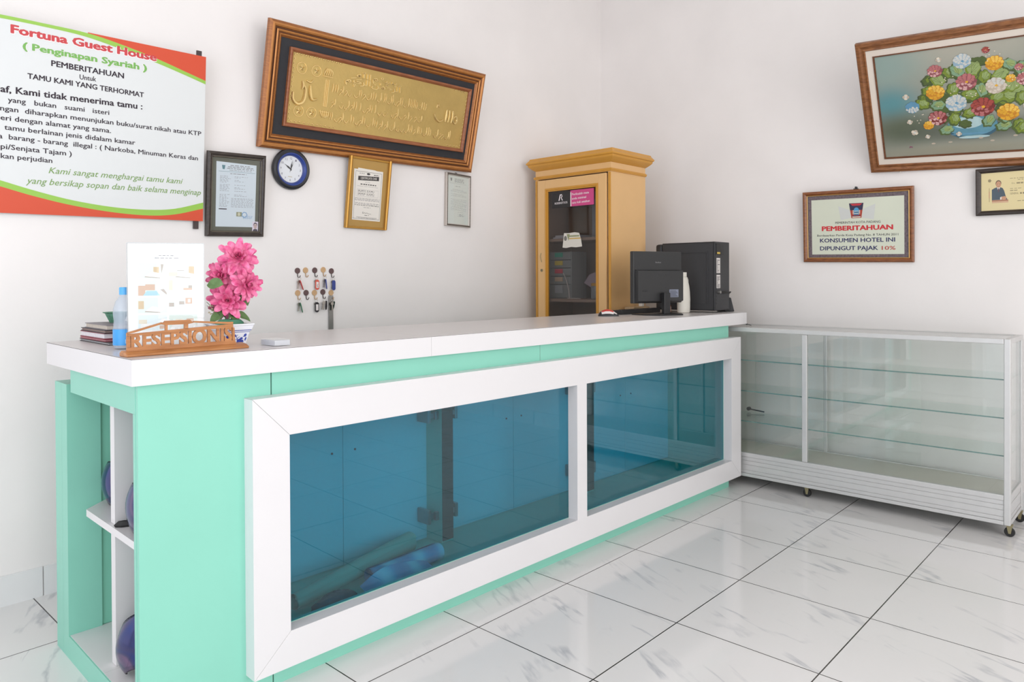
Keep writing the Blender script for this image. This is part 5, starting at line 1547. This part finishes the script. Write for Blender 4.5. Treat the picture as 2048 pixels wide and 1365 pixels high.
for p in heads:
    f0 = Vector((rn.uniform(-.015, .015), rn.uniform(-.01, .01), 0.078))
    b.tube(smoothline([f0, f0 * 0.6 + p * 0.4 + Vector((0, 0.022, 0)), p + Vector((0, 0.020, -0.012)), p], 5), 0.0022, 6)
b.build('stem', M_stem, FP, smooth=True)
def leaf(p, d, n, ln, wd):
    b = MB(); d = Vector(d).normalized(); n = Vector(n); n = (n - d * n.dot(d)).normalized(); sd = d.cross(n); vs_ = []
    for i in range(8):
        t = i / 7
        w = wd * (sin(pi * t) ** 0.75) * (1 - 0.25 * t)
        for q in (-1, -0.5, 0, 0.5, 1):
            vs_.append(Vector(p) + d * ln * t + sd * w * q * 0.5 + n * (0.18 * w * abs(q) - 0.25 * ln * t * t + 0.03 * ln * sin(9 * t + q)))
    b.add(vs_, [(i * 5 + j, i * 5 + j + 1, i * 5 + j + 6, i * 5 + j + 5) for i in range(7) for j in range(4)])
    b.build('leaf', M_leaf, FP, smooth=True, fix=False)
def lw(c): return Mi @ Vector(c)
leaf(lw((1.032, 2.158, 1.222)), (-0.68, 0.73, 0.06), (-0.73, -0.60, 0.45), 0.058, 0.044)
leaf(lw((1.085, 2.215, 1.262)), (-0.1, -0.3, -1), (-0.6, -0.8, 0), 0.055, 0.036)
leaf(lw((1.09, 2.205, 1.225)), (0.1, -0.3, 0.9), (-0.6, -0.8, 0), 0.058, 0.034)
leaf(lw((1.105, 2.19, 1.20)), (0.3, -0.3, -0.9), (-0.3, -0.9, 0.1), 0.05, 0.034)
leaf(lw((1.06, 2.21, 1.135)), (-0.75, -0.1, -0.35), (-0.3, -0.6, 0.7), 0.056, 0.038)
leaf(lw((1.085, 2.195, 1.13)), (0.75, -0.4, -0.30), (0, -0.6, 0.7), 0.052, 0.036)
leaf(lw((1.075, 2.20, 1.125)), (0.1, -0.7, -0.30), (0, -0.4, 0.9), 0.045, 0.034)
b = MB()
for k in range(26):
    p = lw((1.037 + rn.gauss(0, .008), 2.245 + rn.gauss(0, .008), 1.152 + rn.gauss(0, .011)))
    b.lathe([(0.0, -0.003), (0.003, -0.001), (0.0034, 0.001), (0.002, 0.003), (0, 0.0035)], 6, p)
b.build('filler_blossom', mat('cream_blossom', (232, 224, 196), rough=0.6), FP, fix=False)
b = MB()
for k in range(7):
    e = lw((1.037 + rn.gauss(0, .008), 2.245 + rn.gauss(0, .008), 1.152 + rn.gauss(0, .010)))
    b.tube(smoothline([(-0.02, 0.01, 0.078), Vector((-0.025, 0.02, 0.10)), e], 4), 0.0008, 5)
b.build('filler_sprig', M_stem, FP, smooth=True)

# card box
CD = thing('card_stack', 'short white stack of cards in a clear box on the counter', 'card stack', (1.1472, 2.0631, Z), -0.006)
b = MB()
for k in range(10): b.box(0.002, 0.053, 0.002, 0.088, 0.0012 + k * 0.0016, 0.0012 + k * 0.0016 + 0.0013)
b.build('cards', mat('card_white', (236, 236, 242), rough=0.6), CD)
b = MB(); b.box(0, 0.055, 0, 0.09, 0, 0.001); b.box(0, 0.055, 0, 0.001, 0.001, 0.0185); b.box(0, 0.001, 0.001, 0.09, 0.001, 0.0185); b.box(0.054, 0.055, 0.001, 0.09, 0.001, 0.0185); b.box(0.0, 0.055, 0.0, 0.09, 0.0186, 0.0193)
b.build('clear_box', G_clear, CD)

# ------------------------------------------------------------------ computer things at the right end
PC = thing('computer_tower', 'black desktop computer tower turned backwards on the right end of the counter', 'computer', (3.9546, 2.0363, Z))
TWD, TDP, TH2 = 0.185, 0.405, 0.4215
b = MB(); b.box(0, TWD, 0, TDP - 0.05, 0.012, TH2); 
b.build('case', M_black, PC, bevel=0.004)
b = MB(); b.box(0.002, TWD - 0.002, TDP - 0.0495, TDP, 0.010, TH2 - 0.004)
b.build('front_bezel', M_black, PC, bevel=0.014)
b = MB()
b.box(-0.0015, -0.0002, 0.012, TDP - 0.055, 0.018, TH2 - 0.008)
for (y0, y1, z0, z1) in ((0.045, 0.052, 0.05, 0.365), (0.052, 0.29, 0.358, 0.365)):
    b.box(-0.005, -0.0016, y0, y1, z0, z1)
b.prism([(0.054, 0.05), (0.28, 0.05), (0.28, 0.352), (0.054, 0.352)], -0.0035, -0.0016, ax='x')
b.build('side_panel', M_dark, PC, bevel=0.0015)
b = MB()
b.box(0.006, TWD - 0.006, -0.0008, 0.0, 0.02, TH2 - 0.006, 0)
b.box(0.014, 0.058, -0.004, -0.0009, TH2 - 0.075, TH2 - 0.012, 1); b.box(0.062, 0.105, -0.0025, -0.0009, TH2 - 0.08, TH2 - 0.02, 1)
b.box(0.020, 0.056, -0.0055, -0.0041, TH2 - 0.073, TH2 - 0.062, 3)
for k in range(5): b.box(0.015, 0.115, -0.0022, -0.0009, 0.05 + k * 0.021, 0.062 + k * 0.021, 0)
b.build('rear_panel', [M_dark, M_black, mat('port_blue', (86, 96, 180), rough=0.5), mat('port_yellow', (206, 176, 80), rough=0.5)], PC)
for z0, z1 in ((0.235, 0.325), (0.145, 0.225)):
    b = MB(); b.box(0.018, 0.062, -0.0022, -0.0009, z0, z1, 0)
    rn = random.Random(int(z0 * 1000))
    for k in range(9):
        b.box(0.022, 0.022 + rn.uniform(0.012, 0.036), -0.0025, -0.0022, z0 + 0.006 + k * (z1 - z0 - 0.012) / 9, z0 + 0.009 + k * (z1 - z0 - 0.012) / 9, 1)
    o = b.build('port_label', [mat('label_offwhite', (214, 208, 204), rough=0.6), M_ink], PC); tag(o, 'white label strip')
b = MB()
for k in range(3): b.tube(smoothline([(0.04 + 0.03 * k, 0.0, 0.122), (0.05 + 0.03 * k, -0.012, 0.122), (0.10 + 0.03 * k, -0.014, 0.116), (0.178, -0.010, 0.122), (0.196, 0.006, 0.118), (0.197, 0.010, 0.105)], 5), 0.0036, 7)
b.lathe([(0.009, 0.0), (0.009, -0.018), (0.006, -0.020)], 12, (0.035, -0.001, 0.122), ax='y', mi=1)
b.build('cables', [M_rubber, M_steel], PC, smooth=True)
SP = thing('speaker', 'small black wedge speaker at the right end of the countertop behind the tower', 'speaker', (4.162, 2.075, Z), -0.0)
b = MB(); b.add([(0, 0, 0), (0.024, -0.05, 0), (0.027, 0.03, 0), (0, 0.06, 0), (0, 0, 0.092), (0.014, -0.032, 0.086), (0.018, 0.03, 0.086), (0, 0.055, 0.092)], [(3, 2, 1, 0), (4, 5, 6, 7), (0, 1, 5, 4), (1, 2, 6, 5), (2, 3, 7, 6), (3, 0, 4, 7)])
b.build('body', M_black, SP, bevel=0.003)
b = MB(); b.add([(0.004, -0.0105, 0.01), (0.021, -0.0455, 0.01), (0.013, -0.031, 0.078), (0.003, -0.0085, 0.082)], [(0, 1, 2, 3)])
b.build('grille', M_dark, SP, fix=False)

m0, m1 = Vector((3.412, 2.2465)), Vector((3.7470, 2.1375))
ma = math.atan2(m1.y - m0.y, m1.x - m0.x); MW = (m1 - m0).length
MO = thing('monitor', 'black computer monitor seen from behind at the right end of the counter', 'monitor', (m0.x, m0.y, Z), ma)
M_monb = mat('monitor_back', (50, 50, 51), rough=0.45, spec=0.4, bump=0.15, bscale=500)
b = MB(); b.box(0, MW, 0, 0.030, 0.066, 0.357)
b.build('screen_housing', M_monb, MO, bevel=0.004)
b = MB(); b.box(0.006, MW - 0.006, 0.0302, 0.0308, 0.074, 0.351)
b.build('screen', mat('screen_black', (22, 22, 26), rough=0.15), MO)
b = MB()
b.add([(0.012, -0.0002, 0.070), (MW - 0.004, -0.0002, 0.070), (MW - 0.004, -0.0002, 0.254), (0.012, -0.0002, 0.254), (0.016, -0.024, 0.078), (MW - 0.010, -0.024, 0.078), (MW - 0.010, -0.024, 0.248), (0.016, -0.024, 0.248)],
      [(4, 5, 6, 7), (0, 1, 5, 4), (1, 2, 6, 5), (2, 3, 7, 6), (3, 0, 4, 7)])
for (x, z) in ((0.165, 0.225), (0.215, 0.225), (0.165, 0.152), (0.215, 0.152)): b.lathe([(0.004, -0.0242), (0.003, -0.0256), (0, -0.0256)], 10, (x, 0, z), ax='y')
for k in range(3): b.tube([(0.052 + 0.011 * k + 0.006 * cos(t * pi / 6), -0.0248, 0.135 + 0.006 * sin(t * pi / 6)) for t in range(13)], 0.0007, 4)
b.build('rear_bulge', M_monb, MO, bevel=0.002)
b = MB(); b.box(0.238, 0.305, -0.0256, -0.0247, 0.098, 0.142, 0)
for k in range(6): b.box(0.242, 0.300 - 0.007 * (k % 3), -0.0259, -0.0257, 0.102 + k * 0.0062, 0.1045 + k * 0.0062, 1)
o = b.build('rating_label', [mat('silver_blue_label', (134, 140, 158), rough=0.4, metal=0.3), M_dark], MO)
b = MB()
for k in range(8): b.box(0.158 + k * 0.0052, 0.158 + k * 0.0052 + (0.0036 if k % 3 else 0.0044), -0.0012, -0.0003, 0.292, 0.300 if k in (0, 4) else 0.2975)
b.build('brand_mark', mat('faint_grey_mark', (112, 112, 112), rough=0.5), MO)
b = MB(); b.box(0.168, 0.212, -0.064, -0.038, 0.006, 0.125); b.box(0.174, 0.206, -0.038, -0.0245, 0.078, 0.122)
b.build('stand_neck', M_black, MO, bevel=0.003)
b = MB(); b.prism([(0.045, 0.075), (0.335, 0.075), (0.325, -0.03), (0.25, -0.125), (0.10, -0.105), (0.05, -0.03)], 0.0, 0.007)
b.build('stand_base', M_black, MO, bevel=0.003)
KB = thing('keyboard', 'black keyboard lying behind the monitor near the red mouse', 'keyboard', (3.445, 2.345, Z), -0.02)
b = MB(); b.add([(0, 0, 0), (0.40, 0, 0), (0.40, 0.13, 0), (0, 0.13, 0), (0, 0, 0.026), (0.40, 0, 0.026), (0.40, 0.13, 0.012), (0, 0.13, 0.012)], [(3, 2, 1, 0), (4, 5, 6, 7), (0, 1, 5, 4), (1, 2, 6, 5), (2, 3, 7, 6), (3, 0, 4, 7)])
b.build('body', M_black, KB, bevel=0.004)
b = MB()
for r in range(5):
    for c in range(18):
        y = 0.014 + r * 0.021; zt = 0.026 - 0.014 * (y / 0.13)
        x = 0.012 + c * 0.0209
        b.box(x, x + 0.0175, y, y + 0.017, zt - 0.001, zt + 0.0035)
b.build('keys', M_dark, KB)
MS = thing('computer_mouse', 'red, white and black computer mouse on the counter beside the keyboard', 'mouse', (3.285, 2.325, Z), -0.88)
def shell(b, L_, W_, prof, z0, mi=0):
    rows = len(prof); n_ = 14; vs_ = []
    for i, (t, w, h) in enumerate(prof):
        for k in range(n_ + 1):
            a = pi * k / n_
            vs_.append((L_ * (t - 0.5), W_ * 0.5 * w * cos(a), z0 + h * (sin(a) ** 0.6 if k not in (0, n_) else 0)))
    b.add(vs_, [(i * (n_ + 1) + k, i * (n_ + 1) + k + 1, (i + 1) * (n_ + 1) + k + 1, (i + 1) * (n_ + 1) + k) for i in range(rows - 1) for k in range(n_)], mi)
pf = [(0.0, 0.35, 0.004), (0.04, 0.62, 0.015), (0.15, 0.88, 0.026), (0.35, 1.0, 0.034), (0.55, 0.98, 0.034), (0.75, 0.94, 0.026), (0.92, 0.86, 0.014), (1.0, 0.7, 0.004)]
b = MB(); shell(b, 0.112, 0.062, pf, 0.0)
b.build('black_shell', M_black, MS, smooth=True, fix=False)
b = MB(); shell(b, 0.108, 0.0632, [(t, w, h + 0.0012) for t, w, h in pf[1:-1]], 0.0)
me_ = b.build('white_band', mat('mouse_white', (230, 222, 220), rough=0.3), MS, smooth=True, fix=False)
bm = bmesh.new(); bm.from_mesh(me_.data); bmesh.ops.delete(bm, geom=[v for v in bm.verts if v.co.z < 0.009], context='VERTS'); bm.to_mesh(me_.data); bm.free()
b = MB(); shell(b, 0.106, 0.0600, [(t, w, h + 0.0030) for t, w, h in pf[1:-1]], 0.0)
me_ = b.build('red_top', mat('mouse_red', (202, 60, 56), rough=0.3), MS, smooth=True, fix=False)
bm = bmesh.new(); bm.from_mesh(me_.data); bmesh.ops.delete(bm, geom=[v for v in bm.verts if v.co.z < 0.0175], context='VERTS'); bm.to_mesh(me_.data); bm.free()
WB = thing('plastic_bottle', 'tall white plastic bottle standing between the monitor and computer tower', 'bottle', (3.872, 2.196, Z))
b = MB(); b.lathe([(0.040, 0.0), (0.045, 0.004), (0.0465, 0.03), (0.0475, 0.08), (0.0450, 0.125), (0.0400, 0.160), (0.0350, 0.180), (0.0345, 0.195), (0.028, 0.211), (0.016, 0.218)], 28, sy=0.75)
M_hd = mat('white_hdpe', (226, 222, 212), rough=0.45, spec=0.4)
b.build('body', M_hd, WB, smooth=True)
b = MB(); b.lathe([(0.0185, 0.216), (0.0185, 0.2395), (0.017, 0.241), (0, 0.241)], 20)
b.build('cap', M_hd, WB, smooth=True)
b = MB(); b.box(0, 0.17, 0, 0.07, 0, 0.028); b.box(0.004, 0.166, 0.004, 0.066, 0.0282, 0.030)
o = b.build('wooden_tray', wood('pale_plywood', (186, 156, 120), (202, 174, 138), rough=0.6), bevel=0.001); o.location = (3.778, 2.482, Z); o.rotation_euler = (0, 0, -0.02)
tag(o, 'low pale wooden box behind the keyboard', 'box')
b = MB(); b.box(0, 0.026, 0, 0.026, 0, 0.022)
o = b.build('white_block', mat('white_block', (228, 224, 218), rough=0.5), bevel=0.003); o.location = (3.895, 2.500, Z + 0.0304)
tag(o, 'tiny white block on the pale wooden box', 'block')
SB = thing('small_bottle', 'tiny bottle with a pink label behind the monitor stand', 'bottle', (3.889, 2.305, Z))
b = MB(); b.lathe([(0.0125, 0), (0.0135, 0.002), (0.0135, 0.038), (0.006, 0.046), (0.006, 0.050)], 16)
b.build('body', mat('amber_bottle', (150, 104, 84), rough=0.25), SB, smooth=True)
b = MB(); b.lathe([(0.0138, 0.006), (0.0138, 0.034)], 16, cap=False)
b.build('label', mat('pale_pink_label', (216, 184, 168), rough=0.6), SB, smooth=True)
b = MB(); b.lathe([(0.0075, 0.0502), (0.0075, 0.062), (0, 0.0625)], 14)
b.build('cap', M_hd, SB, smooth=True)
b = MB()
b.tube(smoothline([(4.196, 2.04, 1.022), (4.205, 2.03, 1.026), (4.214, 2.02, 1.015), (4.21, 2.03, 1.0), (4.22, 2.01, 0.985), (4.235, 2.0, 0.97), (4.25, 1.99, 0.955), (4.27, 1.985, 0.946)], 5), 0.0025, 6)
b.tube(smoothline([(4.192, 2.035, 0.99), (4.205, 2.02, 0.985), (4.215, 2.0, 0.968), (4.235, 1.985, 0.958), (4.25, 1.96, 0.948), (4.262, 1.955, 0.944)], 5), 0.0022, 6)
o = b.build('cable', M_dark, smooth=True)
tag(o, 'grey cable tangle hanging over the right end of the countertop onto the display cabinet', 'cable')

# ------------------------------------------------------------------ things inside the counter
def lthing(name, lab, cat, x, y, z, rz=0.0):
    return thing(name, lab, cat, loc2w(x, y, z), CT + rz)
zi = 0.1103
M_beige = mat('beige_vinyl', (214, 196, 168), rough=0.6)
R1 = lthing('vinyl_roll', 'long beige rolled sheet lying at the back of the glass case', 'roll', 0.555, 0.185, zi, math.atan2(0.135, 0.60))
b = MB()
def spiral(b, L_, r0, r1, taper=1.0, turns=2.4):
    n_ = int(turns * 18); vs_ = []
    for i in range(n_ + 1):
        a = 2 * pi * turns * i / n_
        r = r0 + (r1 - r0) * i / n_
        vs_.append((0.0, r * cos(a), r1 + r * sin(a))); vs_.append((L_, r * taper * cos(a), r1 + r * taper * sin(a) + (taper - 1) * r1 * 1.0))
    b.add(vs_, [(2 * i, 2 * i + 1, 2 * i + 3, 2 * i + 2) for i in range(n_)])
spiral(b, 0.62, 0.014, 0.030, 1.45)
b.build('sheet', M_beige, R1, smooth=True, fix=False)
M_bluep = bpy.data.materials.new('blue_poster'); M_bluep.use_nodes = True
nt = M_bluep.node_tree; pb = nt.nodes['Principled BSDF']; pb.inputs['Roughness'].default_value = 0.35
w_ = nt.nodes.new('ShaderNodeTexWave'); w_.inputs['Scale'].default_value = 2.2; w_.inputs['Distortion'].default_value = 4; w_.inputs['Detail'].default_value = 2
tc = nt.nodes.new('ShaderNodeTexCoord'); r_ = nt.nodes.new('ShaderNodeValToRGB')
r_.color_ramp.elements[0].color = rgb(128, 152, 190); r_.color_ramp.elements[1].color = rgb(206, 218, 228)
e = r_.color_ramp.elements.new(0.55); e.color = rgb(152, 176, 206)
nt.links.new(tc.outputs['Object'], w_.inputs['Vector']); nt.links.new(w_.outputs['Fac'], r_.inputs[0]); nt.links.new(r_.outputs[0], pb.inputs['Base Color'])
R2 = lthing('poster_roll', 'blue and white rolled poster lying in the glass case', 'roll', 0.845, 0.155, zi, 0.06)
b = MB(); spiral(b, 0.345, 0.022, 0.036, 1.0, 3.2)
b.build('sheet', M_bluep, R2, smooth=True, fix=False)
R3 = lthing('curled_poster', 'curled blue printed poster in front of the rolls in the glass case', 'poster', 0.780, 0.040, zi, 0.02)
b = MB(); vs_ = []
for i in range(15):
    t = i / 14
    for j in range(9):
        q = j / 8
        vs_.append((0.31 * t, 0.008 + 0.075 * q, 0.004 + 0.060 * sin(pi * (0.10 + 0.80 * t)) * (0.35 + 0.65 * q) * (0.9 + 0.1 * sin(7 * t)) + 0.014 * q))
b.add(vs_, [(i * 9 + j, i * 9 + j + 1, (i + 1) * 9 + j + 1, (i + 1) * 9 + j) for i in range(14) for j in range(8)])
b.build('sheet', M_bluep, R3, smooth=True, fix=False)
b = MB()
rn = random.Random(6); vs_ = []
rows, cols_ = 12, 16
for i in range(rows):
    ph = pi * 0.5 * i / (rows - 1)
    for k in range(cols_):
        a = 2 * pi * k / cols_
        w = 1 + rn.uniform(-.06, .06)
        vs_.append((0.10 * cos(a) * cos(ph) * w, 0.042 * sin(a) * cos(ph) * w, 0.002 + 0.072 * sin(ph) ** 0.8 * w))
b.add(vs_, [(i * cols_ + k, i * cols_ + (k + 1) % cols_, (i + 1) * cols_ + (k + 1) % cols_, (i + 1) * cols_ + k) for i in range(rows - 1) for k in range(cols_)] + [tuple(range(cols_))[::-1]])
o = b.build('fabric_bundle', mat('charcoal_cloth', (74, 66, 72), rough=0.8, bump=0.5, bscale=120), smooth=True); o.location = loc2w(0.640, 0.066, zi); o.rotation_euler = (0, 0, CT + 0.05)
tag(o, 'dark cloth bundle at the left end of the glass case', 'cloth')

# helmet visors standing in the open end shelf
M_vis = bpy.data.materials.new('iridescent_visor'); M_vis.use_nodes = True
pb = M_vis.node_tree.nodes['Principled BSDF']
pb.inputs['Base Color'].default_value = rgb(96, 84, 132); pb.inputs['Metallic'].default_value = 0.85; pb.inputs['Roughness'].default_value = 0.14
nt = M_vis.node_tree
n_ = nt.nodes.new('ShaderNodeTexNoise'); n_.inputs['Scale'].default_value = 9; n_.inputs['Detail'].default_value = 1; n_.inputs['Distortion'].default_value = 1.5
tc = nt.nodes.new('ShaderNodeTexCoord'); r_ = nt.nodes.new('ShaderNodeValToRGB')
r_.color_ramp.elements[0].position = 0.30; r_.color_ramp.elements[0].color = rgb(60, 76, 132)
r_.color_ramp.elements[1].position = 0.70; r_.color_ramp.elements[1].color = rgb(146, 118, 150)
e = r_.color_ramp.elements.new(0.5); e.color = rgb(86, 84, 120)
nt.links.new(tc.outputs['Object'], n_.inputs['Vector']); nt.links.new(n_.outputs['Fac'], r_.inputs[0]); nt.links.new(r_.outputs[0], pb.inputs['Base Color'])
def visor(lab, loc, rot):
    t = thing('helmet_visor', lab, 'visor', loc); t.rotation_euler = rot
    b = MB(); n_, m_ = 22, 10; vs_ = []
    for i in range(n_ + 1):
        a = -1.35 + 2.7 * i / n_
        hh = 0.060 * (cos(a * 0.62) ** 0.8) + 0.012
        for j in range(m_ + 1):
            q = j / m_ * 2 - 1
            rr = 0.105 - 0.018 * q * q
            vs_.append((rr * sin(a) * 1.15, -rr * cos(a) + 0.105, hh * (q + 1)))
    b.add(vs_, [(i * (m_ + 1) + j, i * (m_ + 1) + j + 1, (i + 1) * (m_ + 1) + j + 1, (i + 1) * (m_ + 1) + j) for i in range(n_) for j in range(m_)])
    o = b.build('shield', M_vis, t, smooth=True, fix=False)
    md = o.modifiers.new('thick', 'SOLIDIFY'); md.thickness = 0.002
    b = MB(); edge_ = [vs_[i * (m_ + 1)] for i in range(n_ + 1)] + [vs_[n_ * (m_ + 1) + j] for j in range(1, m_ + 1)] + [vs_[i * (m_ + 1) + m_] for i in range(n_ - 1, -1, -1)] + [vs_[j] for j in range(m_ - 1, 0, -1)]
    b.tube(edge_ + [edge_[0]], 0.0022, 6)
    b.build('rim', M_dark, t, smooth=True)
visor('iridescent helmet visor in the upper rear cell of the open end shelf', loc2w(0.088, 0.484, 0.5035), (0, 0, CT + radians(-68)))
visor('iridescent helmet visor in the upper front cell of the open end shelf', loc2w(0.036, 0.160, 0.5035), (0, 0, CT + radians(-82)))
visor('iridescent helmet visor on the bottom of the open end shelf', loc2w(0.050, 0.128, 0.1435), (radians(-25), radians(-18), CT + radians(-45)))
b = MB(); b.lathe([(0.0, 0.0), (0.022, 0.0), (0.026, 0.006), (0.016, 0.016), (0, 0.018)], 7, sx=1.2, sy=0.5)
o = b.build('rubber_clip', M_rubber); o.location = loc2w(0.058, 0.282, 0.5014); o.rotation_euler = (0, 0, -0.5)
tag(o, 'small black rubber piece on the front of the middle shelf', 'clip')
